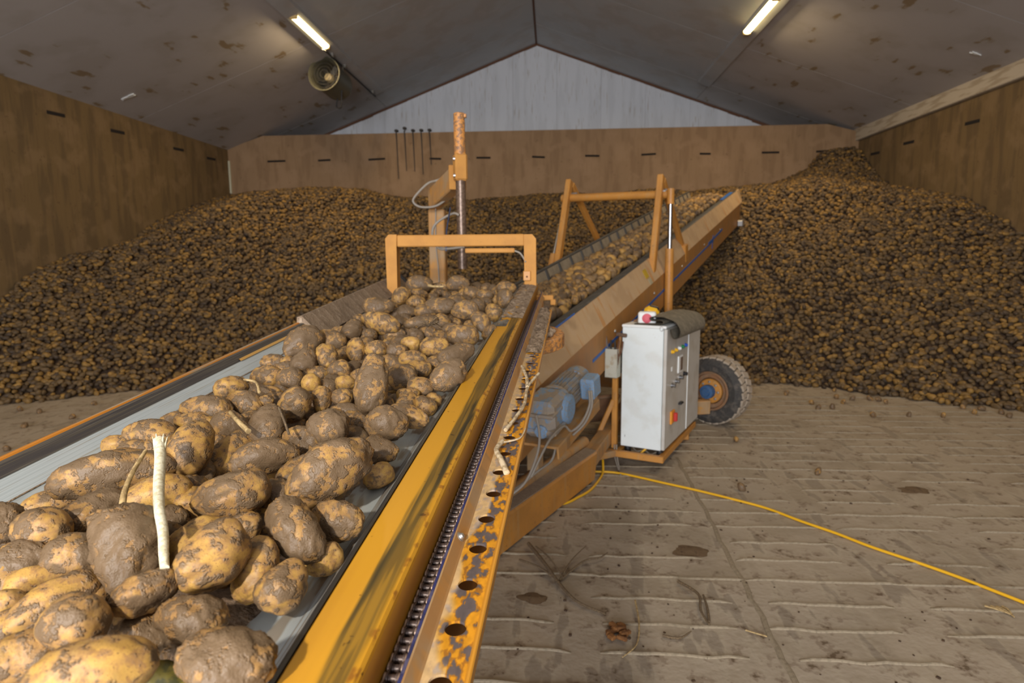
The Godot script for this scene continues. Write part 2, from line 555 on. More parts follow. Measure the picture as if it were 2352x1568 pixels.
	M.fan_dark = plain("2c2a26", 0.6)
	M.fitting = plain("8b877e", 0.6)
	M.tube = plain("fff6d8", 0.4)
	M.tube.emission_enabled = true
	M.tube.emission = Color("ffe3a0")
	M.tube.emission_energy_multiplier = 9.0
	M.heap = StandardMaterial3D.new()
	M.heap.vertex_color_use_as_albedo = true
	M.heap.roughness = 0.7
	M.soil = tri_mat(mud_c, 1.0, 0.95)
	M.soil.albedo_color = Color("a89a8a")
	M.patch = tri_mat(M.floor.albedo_texture, 0.8, 0.95)
	M.patch.albedo_color = Color("a8957c")
	M.potato_green = tri_mat(M.potato[4].albedo_texture, 5.2, 0.6)
	M.potato_green.albedo_color = Color("b6cf7a")
	M.stem_white.uv1_scale = Vector3.ONE * 20.0
	M.orange_hoop = tri_mat(texture(mixed(S, S, Color("b98545"), [[Color("ae7c42"), big, 0.4, 0.75, 0.7], [Color("a2763f"), speck, 0.70, 0.78, 0.6]]), S, S), 1.2, 0.5)
	M.orange_skirt = tri_mat(texture(mixed(S, S, Color("bb9d76"), [[Color("ad906b"), big, 0.4, 0.75, 0.7], [Color("b5793a"), vert_s, 0.62, 0.85, 0.6], [Color("bda283"), mid, 0.55, 0.8, 0.5]]), S, S), 0.7, 0.8)
	M.orange_brown = tri_mat(texture(mixed(S, S, Color("8a6444"), [[Color("75604a"), big, 0.4, 0.75, 0.8], [Color("9a7350"), mid, 0.5, 0.8, 0.5]]), S, S), 1.5, 0.8)
	M.rubber_dark = tri_mat(texture(mixed(S, S, Color("45433f"), [[Color("5f5a52"), big, 0.45, 0.75, 0.7]]), S, S), 1.5, 0.75)
	M.rubber_wall = tri_mat(texture(mixed(S, S, Color("8d816c"), [[Color("7a6f5d"), big, 0.4, 0.75, 0.7], [Color("7d705c"), mid, 0.5, 0.8, 0.5]]), S, S), 1.5, 0.85)
	M.hub_blue = tri_mat(texture(mixed(S, S, Color("24507f"), [[Color("6c665c"), mid, 0.5, 0.75, 0.7]]), S, S), 6.0, 0.6)
	M.lip = plain("b98024", 0.45)
	M.orange_hoop.metallic_specular = 0.25
	M.orange_hoop.roughness = 0.65
	M.lamp_steel = plain("3c4358", 0.35, 0.5)
	M.yellow_orange = plain("d98f2e", 0.5)


# ------------------------------------------------------------------ frames of the two conveyors
var T1 := Transform3D.IDENTITY   # front conveyor: x across, y off the belt, -z along its run
var T2 := Transform3D.IDENTITY   # elevator


func L1(u: float, v: float, s: float) -> Vector3:
	return T1 * Vector3(u, v, -s)


func frames() -> void:
	var d1 := Vector3(0.04, 0.096, -0.995).normalized()
	var r1 := d1.cross(Vector3.UP).normalized()
	T1 = Transform3D(Basis(r1, r1.cross(d1), -d1), Vector3(-0.111, 1.732, -3.7))
	var d2 := Vector3(0.399, 0.198, -0.895).normalized()
	var r2 := d2.cross(Vector3.UP).normalized()
	T2 = Transform3D(Basis(r2, r2.cross(d2), -d2).scaled(Vector3.ONE * 1.17), Vector3(1.152, 1.9035, -7.254))


# ------------------------------------------------------------------ the store
const XL := -8.75
const XR := 7.75
const XM := -0.45
const RIDGE := 7.97


func roof(x: float) -> float:
	return RIDGE - (XM - x) * 0.378 if x < XM else RIDGE - (x - XM) * 0.36


func slab_panel(parent: Node3D, called: String, x0: float, x1: float, z0: float, z1: float, lift: float, thick: float, m: Material) -> void:
	var s := Shape.new()
	var y0 := roof(x0) + lift
	var y1 := roof(x1) + lift
	s.extrude(PackedVector2Array([Vector2(x0, y0), Vector2(x1, y1), Vector2(x1, y1 + thick), Vector2(x0, y0 + thick)]), z0, z1)
	part(called, s, m, parent)


func build_store() -> void:
	# floor of slotted slabs, the slots marked by ridges of pressed-up mud
	var fl := structure("floor", Shape.new().box(Vector3(-0.5, -0.15, -4.7), Vector3(17.0, 0.3, 28.6), 0.01), M.floor)
	var far := Shape.new()
	for row in 26:
		var z := -2.26 - 0.2425 * row
		var joint := row % 4 == 1
		for col in 9:
			var x0 := -1.49 + 0.88 * col
			var x1 := x0 + 0.68
			x0 += rng.randf_range(-0.05, 0.05)
			x1 += rng.randf_range(-0.06, 0.05)
			if joint:
				x1 = x0 + 0.9
			elif rng.randf() < 0.1:
				continue
			if x0 < -1.0 and z > -3.6 or x1 > 6.2:
				continue
			var pts := []
			var k := 14
			var r0 := rng.randf_range(0.007, 0.011)
			for i in k + 1:
				pts.append(Vector3(lerpf(x0, x1, float(i) / k), 0.0, z + N3.get_noise_2d(x0 * 40.0 + i * 9.0, z * 50.0) * 0.016 + 0.006 * (x0 + 0.9)))
			var s := far if z < -6.4 else Shape.new()
			mud_strip(s, pts, r0, 0.011)
			if s != far:
				part("mud_ridge", s, M.ridge, fl)
	var fr := part("far_mud_ridges", far, M.ridge, fl)
	fr.set_meta("kind", "stuff")
	# the smeared joint between two rows of slabs
	var sp := []
	for i in 40:
		sp.append(Vector3(1.09 + 0.1 * i / 39.0 + N3.get_noise_1d(i * 14.0) * 0.02, 0.0, -2.3 - 3.4 * i / 39.0))
	var seam := Shape.new()
	mud_strip(seam, sp, 0.016, 0.007)
	part("mud_ridge", seam, M.ridge, fl)

	# plank-board side walls; the store goes on behind the camera to a wide open gateway
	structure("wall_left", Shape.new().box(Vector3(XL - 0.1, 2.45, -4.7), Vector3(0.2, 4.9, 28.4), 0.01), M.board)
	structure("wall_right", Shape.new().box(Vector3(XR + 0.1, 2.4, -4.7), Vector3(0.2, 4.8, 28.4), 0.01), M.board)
	structure("trim_1", Shape.new().box(Vector3(XR + 0.06, 4.91, -4.7), Vector3(0.3, 0.3, 28.4), 0.015), M.pale_wood)
	var bw := Shape.new()
	bw.extrude(PackedVector2Array([Vector2(XL, 0), Vector2(XR, 0), Vector2(XR, 4.98), Vector2(6.95, 5.18), Vector2(-7.75, 5.18), Vector2(XL, 4.86)]), -16.62, -16.5)
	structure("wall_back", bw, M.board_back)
	structure("trim_2", Shape.new().box(Vector3(XL + 0.03, 4.11, -16.48), Vector3(0.05, 0.86, 0.04), 0.004), plain("b7b39a", 0.8))
	# gable of upright sheets behind the board wall
	var gb := Node3D.new()
	gb.name = "wall_gable"
	gb.set_meta("kind", "structure")
	add_child(gb, true)
	var gx := XL
	while gx < XR - 0.05:
		var g1 := minf(gx + 1.27, XR)
		var poly := PackedVector2Array([Vector2(gx + 0.002, 0.0), Vector2(g1 - 0.002, 0.0), Vector2(g1 - 0.002, roof(g1) + 0.02)])
		if gx < XM and g1 > XM:
			poly.append(Vector2(XM, roof(XM) + 0.02))
		poly.append(Vector2(gx + 0.002, roof(gx) + 0.02))
		part("panel", Shape.new().extrude(poly, -18.58, -18.5), M.gable, gb)
		gx = g1
	part("backing", Shape.new().box(Vector3(-0.5, 4.0, -18.66), Vector3(16.7, 8.4, 0.1)), M.joint, gb)
	for side in 2:
		var xa: float = XL if side == 0 else XM
		var xb: float = XM if side == 0 else XR
		var rs := Shape.new()
		var k := 24
		for i in k:
			var a := lerpf(xa, xb, float(i) / k)
			var b := lerpf(xa, xb, float(i + 1) / k)
			var w := 0.05 + 0.04 * absf(N3.get_noise_1d(a * 60.0))
			rs.bar(Vector3(a, roof(a) - w * 0.5, -18.49), Vector3(b, roof(b) - w * 0.5, -18.49), 0.03, w, Vector3.BACK, 0.004)
		structure("trim_%d" % (3 + side), rs, M.rust)
	# front wall behind the camera with the open gateway
	var fw := Shape.new()
	fw.extrude(PackedVector2Array([Vector2(XL, 0), Vector2(-4.2, 0), Vector2(-4.2, 4.8), Vector2(3.2, 4.8), Vector2(3.2, 0), Vector2(XR, 0), Vector2(XR, roof(XR) + 0.1), Vector2(XM, RIDGE + 0.1), Vector2(XL, roof(XL) + 0.1)]), 9.5, 9.7)
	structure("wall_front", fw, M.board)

	# roof lining: insulated panels with open joints, purlins under them
	var ce := Node3D.new()
	ce.name = "ceiling"
	ce.set_meta("kind", "structure")
	add_child(ce, true)
	var xs := [XL - 0.1, -4.86, XM, 4.1, XR + 0.1]
	for b in 4:
		var zs := [-18.5, -16.98, -12.9, -8.87, -4.9, -0.8, 3.2, 7.2, 9.6] if b < 2 else [-18.5, -16.98, -14.1, -10.1, -6.1, -2.1, 1.9, 5.9, 9.6]
		for i in zs.size() - 1:
			slab_panel(ce, "panel", xs[b] + 0.006, xs[b + 1] - 0.006, zs[i] + 0.006, zs[i + 1] - 0.006, 0.0, 0.09, M.ceiling_stained if b == 0 or b == 3 else M.ceiling)
	for b in 2:
		slab_panel(ce, "backing", [XL - 0.2, XM][b], [XM, XR + 0.2][b], -18.6, 9.7, 0.1, 0.06, M.joint)
	part("ridge_joint", Shape.new().bar(Vector3(XM, RIDGE - 0.015, -18.5), Vector3(XM, RIDGE - 0.015, 9.5), 0.05, 0.02), M.rust, ce)
	for b in 2:
		var x0: float = [-4.84, 3.80][b]
		var x1: float = [-4.56, 4.09][b]
		slab_panel(ce, "purlin", x0, x1, -16.96, 9.5, -0.07, 0.07, M.ceiling)

	# openings in the boards: dark strap slots
	var i2 := 0
	for x in [-7.41, -6.09, -4.66, -3.08, -1.8, -0.35, 1.05, 2.5, 3.94, 5.58, 6.95]:
		var s := Shape.new()
		var w := rng.randf_range(0.26, 0.5)
		s.bar(Vector3(x - w / 2, 4.51, -16.497), Vector3(x + w / 2, 4.51 + rng.randf_range(-0.02, 0.02), -16.497), 0.05, 0.012, Vector3.UP, 0.003)
		part("slot", s, M.slot, get_node("wall_back"))
	for z in [-9.2, -10.68, -12.23, -14.26, -15.65]:
		part("slot", Shape.new().bar(Vector3(XL + 0.003, 4.48, z - 0.2), Vector3(XL + 0.003, 4.46, z + 0.2), 0.06, 0.012, Vector3.UP, 0.003), M.slot, get_node("wall_left"))
		part("slot", Shape.new().bar(Vector3(XR - 0.003, 4.32, z - 0.2), Vector3(XR - 0.003, 4.3, z + 0.2), 0.06, 0.012, Vector3.UP, 0.003), M.slot, get_node("wall_right"))
	# five thin lines hung over the back boards
	for k in 5:
		var x: float = -4.11 + 0.222 * k
		var long := rng.randf_range(0.8, 1.3)
		var hs := Shape.new()
		hs.tube([Vector3(x, 5.24, -16.55), Vector3(x, 5.22, -16.47), Vector3(x + 0.01, 5.0, -16.465), Vector3(x + 0.03, 5.2 - long, -16.47)], 0.022, 6, 0.008)
		hs.box(Vector3(x, 5.24 if k != 1 else 5.3, -16.53), Vector3(0.1, 0.07, 0.1), 0.02)
		tag(part("hanging_strap", hs, M.joint, self), "thin dark strap hung over the top of the back board wall", "strap", "dark straps over the back board wall")


# a low ridge of mud lying on the floor along points
func mud_strip(s: Shape, pts: Array, w: float, h: float) -> void:
	var m := pts.size()
	for i in m - 1:
		var a: Vector3 = pts[i]
		var b: Vector3 = pts[i + 1]
		var side := Vector3.UP.cross(b - a).normalized()
		var ha := h * (0.75 + 0.5 * absf(N3.get_noise_2d(a.x * 90.0, a.z * 90.0)))
		var hb := h * (0.75 + 0.5 * absf(N3.get_noise_2d(b.x * 90.0, b.z * 90.0)))
		if i == 0:
			ha = 0.001
		if i == m - 2:
			hb = 0.001
		for q in 4:
			var t0 := PI * q / 4.0
			var t1 := PI * (q + 1) / 4.0
			s.quad(a + side * cos(t0) * w + Vector3.UP * sin(t0) * ha, a + side * cos(t1) * w + Vector3.UP * sin(t1) * ha,
				b + side * cos(t1) * w + Vector3.UP * sin(t1) * hb, b + side * cos(t0) * w + Vector3.UP * sin(t0) * hb, Vector3.UP * 0.8 + side * cos(t0 + 0.4))


func build_lamp(x: float, z0: float, z1: float, drop: float, label: String, power := 1.0) -> void:
	var y := roof(x) - drop
	var o := thing("ceiling_lamp", label, "lamp", Transform3D(Basis(), Vector3(x, y, (z0 + z1) / 2)), "tube lamps under the roof lining")
	var l := absf(z1 - z0)
	part("housing", Shape.new().box(Vector3(0, 0.035, 0), Vector3(0.12, 0.05, l + 0.06), 0.012), M.fitting, o)
	var prof := PackedVector2Array()
	for i in 9:
		var a := PI * i / 8.0
		prof.append(Vector2(-cos(a) * 0.075, -sin(a) * 0.06 + 0.01))
	var df := Shape.new()
	df.extrude(prof, -l / 2 + 0.02, l / 2 - 0.02, true)
	part("diffuser", df, M.tube, o, "glowing warm white cover")
	for e in [-1, 1]:
		part("end_cap", Shape.new().box(Vector3(0, -0.012, e * (l / 2 + 0.005)), Vector3(0.155, 0.08, 0.05), 0.02), plain("c9a96a", 0.6), o)
	var li := AreaLight3D.new()
	li.name = "lamp_light"
	li.area_size = Vector2(0.12, l)
	li.light_color = Color("ffe0b0")
	li.light_energy = LAMP * power
	li.area_range = 40.0
	li.shadow_enabled = true
	li.position = Vector3(x, y - 0.075, (z0 + z1) / 2)
	li.rotation_degrees = Vector3(-90, 0, 0)
	add_child(li, true)


func build_fan() -> void:
	var at := Vector3(-4.95, 5.88, -14.1)
	var axis := Vector3(-0.10, 0.10, 1.0).normalized()
	var b := Basis(axis.cross(Vector3.UP).normalized(), axis, axis.cross(Vector3.UP).normalized().cross(axis).normalized())
	var o := thing("ceiling_fan", "grey-green drum fan hung from a rail under the roof lining", "fan", Transform3D(Basis(), at))
	var s := Shape.new()
	s.xf = Transform3D(b, Vector3.ZERO)
	s.lathe(PackedVector2Array([Vector2(0.31, -0.42), Vector2(0.33, -0.36), Vector2(0.33, 0.3), Vector2(0.37, 0.38), Vector2(0.35, 0.38), Vector2(0.31, 0.29), Vector2(0.31, -0.42)]), 32)
	part("drum", s, M.fan_grey, o)
	var h := Shape.new()
	h.xf = Transform3D(b, Vector3.ZERO)
	h.lathe(PackedVector2Array([Vector2(0.0, 0.2), Vector2(0.08, 0.18), Vector2(0.1, 0.1), Vector2(0.1, -0.2), Vector2(0, -0.2)]), 20)
	part("hub", h, plain("8d8062", 0.5), o)
	for k in 6:
		var bl := Shape.new()
		bl.xf = Transform3D(b * Basis(Vector3.UP, TAU * k / 6), Vector3.ZERO)
		bl.box(Vector3(0.19, 0.06, 0), Vector3(0.2, 0.01, 0.11), 0.003, Basis(Vector3.RIGHT, 0.6))
		part("blade", bl, M.fan_dark, o)
	var gr := Shape.new()
	gr.xf = Transform3D(b, Vector3.ZERO)
	for k in 4:
		var ring := []
		for i in 25:
			ring.append(Vector3(cos(TAU * i / 24) * (0.09 + 0.07 * k), 0.36, sin(TAU * i / 24) * (0.09 + 0.07 * k)))
		gr.tube(ring, 0.006, 5)
	part("guard", gr, M.fan_dark, o)
	part("hanger", Shape.new().bar(Vector3(0.12, 0.3, 0.05), Vector3(0.22, 0.62, 0.02), 0.05, 0.02), M.fitting, o)
	part("cable", Shape.new().tube(smooth_path([Vector3(0.05, -0.3, -0.25), Vector3(0.02, -0.52, -0.2), Vector3(0.16, -0.56, -0.1), Vector3(0.22, -0.3, 0.0), Vector3(0.3, 0.3, 0.05)]), 0.018, 6), M.black_rubber, o)
	var rail := thing("fan_rail", "thin dark rail under the roof lining carrying the drum fan", "rail", Transform3D(Basis(), Vector3(-4.75, roof(-4.75) - 0.12, -15.0)))
	part("rod", Shape.new().tube([Vector3(0, 0, 1.9), Vector3(0, 0, -1.9)], 0.022, 8), M.fan_dark, rail)
	for z in [1.4, 0.6, -1.6]:
		part("clamp", Shape.new().box(Vector3(0, 0.04, z), Vector3(0.1, 0.1, 0.12), 0.02), M.fitting, rail)
	for p in [[Vector3(-8.18, 0, -11.84), 0.5], [Vector3(7.1, 0, -11.3), 0.35]]:
		var at2: Vector3 = p[0]
		at2.y = roof(at2.x) - 0.012
		var tl := Shape.new()
		var pl := PackedVector2Array()
		for i in 14:
			var a := TAU * i / 14
			var rr: float = p[1] * (0.16 + 0.2 * N3.get_noise_2d(i * 31.0, at2.x * 10.0))
			pl.append(Vector2(cos(a) * rr * 1.4, sin(a) * rr * 0.45))
		tl.xf = Transform3D(Basis(Vector3.BACK, atan(0.37) * signf(XM - at2.x)) * Basis(Vector3.RIGHT, PI / 2), Vector3.ZERO)
		tl.extrude(pl, -0.008, 0.008)
		var to := part("torn_foil", tl, M.white, self)
		to.position = at2
		tag(to, "torn white foil flake hanging from the left roof slope" if at2.x < 0 else "torn white foil flake on the right roof slope", "foil")


# ------------------------------------------------------------------ the heap
func seg_lerp(pts: Array, x: float) -> float:
	if x <= pts[0].x:
		return pts[0].y
	for i in pts.size() - 1:
		if x <= pts[i + 1].x:
			return lerpf(pts[i].y, pts[i + 1].y, (x - pts[i].x) / (pts[i + 1].x - pts[i].x))
	return pts[-1].y


var base_z := [Vector2(-8.75, -6.7), Vector2(-7.34, -7.48), Vector2(-6.95, -7.74), Vector2(-6.08, -8.55), Vector2(-4, -9.4), Vector2(-1, -9.7), Vector2(2, -9.5), Vector2(3.2, -9.2), Vector2(4.0, -8.9), Vector2(4.4, -8.4), Vector2(5.2, -8.0), Vector2(5.8, -7.7), Vector2(7.75, -6.9)]
var h_back := [Vector2(-8.75, 3.66), Vector2(-6.7, 3.65), Vector2(-4.8, 3.6), Vector2(-3.6, 3.38), Vector2(-2.2, 3.36), Vector2(0, 3.45), Vector2(5.3, 3.5), Vector2(5.84, 3.76), Vector2(6.48, 4.02), Vector2(6.8, 4.45), Vector2(7.75, 4.6)]
var h_left := [Vector2(6.7, 0.0), Vector2(9.2, 1.62), Vector2(9.7, 1.9), Vector2(10.55, 1.98), Vector2(12.2, 2.15), Vector2(12.9, 2.62), Vector2(14.2, 3.0), Vector2(16.5, 3.66)]
var h_right := [Vector2(6.9, 0.0), Vector2(10.74, 2.52), Vector2(12.07, 2.88), Vector2(12.86, 3.1), Vector2(14.58, 3.3), Vector2(15.39, 3.8), Vector2(16.5, 4.6)]


func heap_height(x: float, z: float) -> float:
	var zb := seg_lerp(base_z, x) + N3.get_noise_1d(x * 60.0) * 0.18
	var slope := (zb - z) * 0.58
	if slope < -0.2:
		return -1.0
	var cap := seg_lerp(h_back, x)
	var wl := sm(3.2, 0.0, x - XL)
	var wr := sm(3.4, 0.0, XR - x)
	cap = lerpf(cap, minf(cap, seg_lerp(h_left, -z)), wl)
	cap = lerpf(cap, minf(cap, seg_lerp(h_right, -z)), wr)
	var d := slope - cap
	var k := 0.35
	var soft := minf(slope, cap) - 0.25 * k * pow(maxf(k - absf(d), 0.0) / k, 2.0)
	return soft + N3.get_noise_2d(x * 28.0, z * 28.0) * 0.09 * sm(-0.1, 0.8, slope)


func simple_potato(seed_: int, R: int, S: int) -> ArrayMesh:
	var s := Shape.new()
	var rows := []
	for i in R + 1:
		var t := PI * i / R
		var row := []
		for j in S:
			var a := TAU * j / S
			var p := Vector3(cos(t), sin(t) * cos(a), sin(t) * sin(a))
			var k := 1.0 + 0.16 * N3.get_noise_3dv(p * 70.0 + Vector3.ONE * seed_ * 50.0)
			var q := p * k
			q.x *= 1.35
			var skin := sm(-0.05, 0.35, N3.get_noise_3dv(p * 38.0 + Vector3(seed_ * 40.0 + 900.0, 0, 0)) + 0.02)
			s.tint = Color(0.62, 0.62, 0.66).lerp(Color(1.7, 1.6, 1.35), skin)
			row.append(s.vert(q, Vector3(p.x / 1.35, p.y, p.z), Vector2.ZERO))
		rows.append(row)
	for i in R:
		for j in S:
			var j2 := (j + 1) % S
			s.idx.append_array([rows[i][j], rows[i][j2], rows[i + 1][j], rows[i][j2], rows[i + 1][j2], rows[i + 1][j]])
	return s.mesh()


# earthy brown, dark or golden, as potatoes come out of the ground
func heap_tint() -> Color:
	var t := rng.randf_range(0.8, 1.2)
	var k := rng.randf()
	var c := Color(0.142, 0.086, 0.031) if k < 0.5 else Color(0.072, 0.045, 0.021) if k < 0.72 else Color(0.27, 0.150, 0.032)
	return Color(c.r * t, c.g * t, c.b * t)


func build_heap() -> void:
	var spots: Array[Transform3D] = []
	var cols: Array[Color] = []
	var z := -6.5
	while z > -16.42:
		var x := XL + 0.05
		while x < XR - 0.04:
			var px := x + rng.randf_range(-0.028, 0.028)
			var pz := z + rng.randf_range(-0.028, 0.028)
			var h := heap_height(px, pz)
			x += 0.066
			if h < -0.06:
				continue
			if h < 0.02 and rng.randf() < 0.45:
				continue
			var y := maxf(h, 0.03) + rng.randf_range(-0.012, 0.03)
			var r := rng.randf_range(0.026, 0.041)
			var b := Basis.from_euler(Vector3(rng.randf_range(-0.5, 0.5), rng.randf() * TAU, rng.randf() * TAU), EULER_ORDER_YXZ)
			b = Basis(Vector3.UP, rng.randf() * TAU) * Basis(Vector3.BACK, rng.randf_range(-0.5, 0.5)) * Basis(Vector3.RIGHT, rng.randf() * TAU)
			b = b.scaled_local(Vector3(r * rng.randf_range(0.95, 1.35), r * rng.randf_range(0.85, 1.1), r))
			spots.append(Transform3D(b, Vector3(clampf(px, XL + 0.04, XR - 0.04), y, maxf(pz, -16.45))))
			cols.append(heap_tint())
		z -= 0.058
	var mm := MultiMesh.new()
	mm.transform_format = MultiMesh.TRANSFORM_3D
	mm.use_colors = true
	mm.mesh = simple_potato(3, 8, 10)
	mm.instance_count = spots.size()
	for i in spots.size():
		mm.set_instance_transform(i, spots[i])
		mm.set_instance_color(i, cols[i])
	var o := MultiMeshInstance3D.new()
	o.name = "potato_heap"
	o.multimesh = mm
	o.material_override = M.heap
	o.set_meta("kind", "stuff")
	add_child(o, true)
	tag(o, "huge heap of dark earthy potatoes filling the back and both sides of the store", "potato heap")
	# the body of the heap under its top layer
	var s := Shape.new()
	var nx := 82
	var nz := 52
	var ids := []
	for i in nz + 1:
		for j in nx + 1:
			var px := lerpf(XL + 0.01, XR - 0.01, float(j) / nx)
			var pz := lerpf(-6.5, -16.49, float(i) / nz)
			var p := Vector3(px, heap_height(px, pz) - 0.035, pz)
			p.y = maxf(p.y, -0.06)
			s.vert(p, Vector3(0, 0.85, 0.5), Vector2.ZERO)
	for i in nz:
		for j in nx:
			var a := i * (nx + 1) + j
			s.idx.append_array([a, a + nx + 1, a + 1, a + 1, a + nx + 1, a + nx + 2])
	var body := part("heap_body", s, M.soil, o)
	body.set_meta("kind", "stuff")


# ------------------------------------------------------------------ front conveyor
const S0 := -4.4    # near end, behind the camera
const S1 := 0.12    # far end at the hoop


func build_conveyor() -> void:
	var o := thing("loading_conveyor", "long yellow steel belt conveyor carrying the near potatoes, a chain along its outer side", "conveyor", T1)
	# z runs back along the conveyor: z = -s
	part("belt", Shape.new().extrude(PackedVector2Array([Vector2(-0.878, -0.06), Vector2(-0.128, -0.06)]), -S0, -S1 - 0.05, false, 1.0, 6), M.belt, o, "pale blue-grey rubber belt smeared with mud")
	part("belt_edge", Shape.new().extrude(PackedVector2Array([Vector2(-0.130, -0.0605), Vector2(-0.112, -0.048), Vector2(-0.079, -0.006)]), -S0, -S1, false), M.belt_edge, o, "turned-up scuffed belt margin")
	part("side_wall", Shape.new().extrude(PackedVector2Array([Vector2(-0.905, -0.018), Vector2(-0.878, -0.058)]), -S0, 1.12, false), M.belt_clean, o, "clean pale grey side wall")
	var cr := []
	for i in 60:
		cr.append(Vector3(-0.876 + N3.get_noise_1d(i * 17.0) * 0.002, -0.0585, -S0 - (S1 * -1 + 0 - S0) * i / 59.0))
	part("mud_line", Shape.new().tube(cr, 0.0022, 5), M.dust_mud, o, "thin line of dirt where belt and side wall meet")
	part("rubber_strip", Shape.new().extrude(PackedVector2Array([Vector2(-0.938, 0.002), Vector2(-0.925, 0.001), Vector2(-0.903, -0.018)]), -S0, 1.12, false), M.strip_black, o, "black rubber strip along the left rail")
	part("rail", Shape.new().extrude(PackedVector2Array([Vector2(-0.956, -0.16), Vector2(-0.956, 0.004), Vector2(-0.944, 0.004), Vector2(-0.936, -0.004), Vector2(-0.936, -0.16)]), -S0, 1.0, true, 1.0, 4), M.rail_left, o, "worn orange rail edge rubbed to grey metal")
	part("brass_strip", Shape.new().extrude(PackedVector2Array([Vector2(-0.912, -0.012), Vector2(-0.905, -0.010), Vector2(-0.900, -0.017)]), 1.72, 1.28, false), plain("c99a4e", 0.4), o, "short bare golden stretch of rail")
	# black lip and yellow rail on the right
	part("rubber_lip", Shape.new().extrude(PackedVector2Array([Vector2(-0.080, -0.012), Vector2(-0.0785, 0.001), Vector2(-0.0755, 0.003), Vector2(-0.072, 0.0), Vector2(-0.074, -0.02)]), -S0, -S1, true), M.black, o, "black rubber lip between belt and yellow rail")
	part("yellow_rail", Shape.new().extrude(PackedVector2Array([Vector2(0.020, -0.092), Vector2(0.020, -0.011), Vector2(0.0185, -0.006), Vector2(0.0145, -0.002), Vector2(0.008, 0.0), Vector2(-0.068, 0.0), Vector2(-0.072, -0.004), Vector2(-0.072, -0.03)]), -S0, -S1, false, 1.0, 8), rail_flipped(), o, "bright yellow painted rail with a dark rubbed band")
	# mud over the far end of both rails
	part("mud_crust", crust(Vector2(-0.076, 0.024), 0.0, -1.02, 0.0, 0.010, 3), M.dust_mud, o, "dried grey mud over the far end of the rail")
	part("mud_patch", crust(Vector2(-0.074, -0.03), 0.0, -1.2, -1.06, 0.008, 5), M.rubber_grey, o)
	part("added_hole_plate", Shape.new().box(Vector3(0.078, -0.15, (-S0 + 0.42) / 2), Vector3(0.052, 0.006, -S0 - 0.42), 0.001), M.orange_panel, o)  # added plate closing the flange from below so its holes stay dark
	# chain run
	part("chain_ledge", Shape.new().extrude(PackedVector2Array([Vector2(0.0235, -0.095), Vector2(0.0235, -0.071), Vector2(0.046, -0.071), Vector2(0.046, -0.095)]), -S0, -S1), M.orange, o)
	part("chain_guide", Shape.new().extrude(PackedVector2Array([Vector2(0.0435, -0.09), Vector2(0.0435, -0.057), Vector2(0.0485, -0.056), Vector2(0.050, -0.09)]), -S0, -S1), M.blue_guide, o, "blue plastic chain guide")
	part("inner_wall", Shape.new().extrude(PackedVector2Array([Vector2(0.0655, -0.0755), Vector2(0.0625, -0.072), Vector2(0.0515, -0.056), Vector2(0.0485, -0.0565)]), -S0, -S1, false, 1.0, 4), M.orange_dusty, o, "dusty tan slope beside the chain")
	var bt := Shape.new()
	bt.xf = Transform3D(Basis(Vector3.BACK, -0.95), Vector3(0.0585, -0.064, 2.70))
	bt.lathe(PackedVector2Array([Vector2(0, 0.006), Vector2(0.0045, 0.0052), Vector2(0.0062, 0.002), Vector2(0.0066, 0), Vector2(0.009, -0.0005), Vector2(0.009, -0.002)]), 16)
	part("bolt", bt, M.zinc, o)
	build_chain(o)
	# flange with a row of punched holes
	part("perforated_flange", flange_shape(), M.flange, o, "yellow flange with punched holes, its paint chipped to grey")
	part("flange_lip", Shape.new().extrude(PackedVector2Array([Vector2(0.1205, -0.0765), Vector2(0.125, -0.070), Vector2(0.1285, -0.0685), Vector2(0.1305, -0.070), Vector2(0.1305, -0.088), Vector2(0.1275, -0.088), Vector2(0.1275, -0.073), Vector2(0.1225, -0.078)]), -S0, 0.42), M.lip, o, "turned-down yellow outer edge of the flange")
	part("flange_mud", crust(Vector2(0.062, 0.128), -0.074, -1.35, -0.45, 0.02, 9), M.dust_mud, o, "clods of dried mud on the far end of the flange")
	# pivot disc under the flange
	var pd := Shape.new()
	pd.xf = Transform3D(Basis(), Vector3(-0.005, -0.135, 0.84))
	pd.lathe(PackedVector2Array([Vector2(0.0, 0.03), Vector2(0.205, 0.028), Vector2(0.21, 0.022), Vector2(0.21, -0.03), Vector2(0.2, -0.036), Vector2(0, -0.036)]), 40)
	var pdn := part("pivot_disc", pd, M.orange_rust, o, "round orange plate with mud on top")
	var pm := Shape.new()
	for i in 60:
		var a := rng.randf() * TAU
		var rr := sqrt(rng.randf()) * 0.185
		pm.box(Vector3(-0.005 + cos(a) * rr, -0.099, 0.84 + sin(a) * rr), Vector3(rng.randf_range(0.02, 0.06), rng.randf_range(0.01, 0.03), rng.randf_range(0.02, 0.05)), 0.008, Basis.from_euler(Vector3(rng.randf() * 0.6, rng.randf() * TAU, rng.randf() * 0.6)))
	part("mud_clods", pm, M.dust_mud, pdn)
	# muddy board on the far left
	part("side_board", Shape.new().extrude(PackedVector2Array([Vector2(-0.962, -0.06), Vector2(-0.952, 0.028), Vector2(-0.930, 0.034), Vector2(-0.848, -0.052), Vector2(-0.87, -0.07)]), 1.16, -0.3, true, 1.0, 8), M.dust_mud, o, "board wholly plastered with grey mud")
	part("rubber_flap", Shape.new().extrude(PackedVector2Array([Vector2(-0.955, -0.1), Vector2(-0.945, 0.02), Vector2(-0.925, 0.036), Vector2(-0.885, 0.005), Vector2(-0.845, -0.055), Vector2(-0.875, -0.1)]), -0.3, -0.345), M.black_rubber, o, "black rubber flap closing the trough")
	# frame below
	part("bottom_pan", Shape.new().box(Vector3(-0.46, -0.205, 2.1), Vector3(0.96, 0.012, 4.4), 0.003), M.orange_dusty, o)
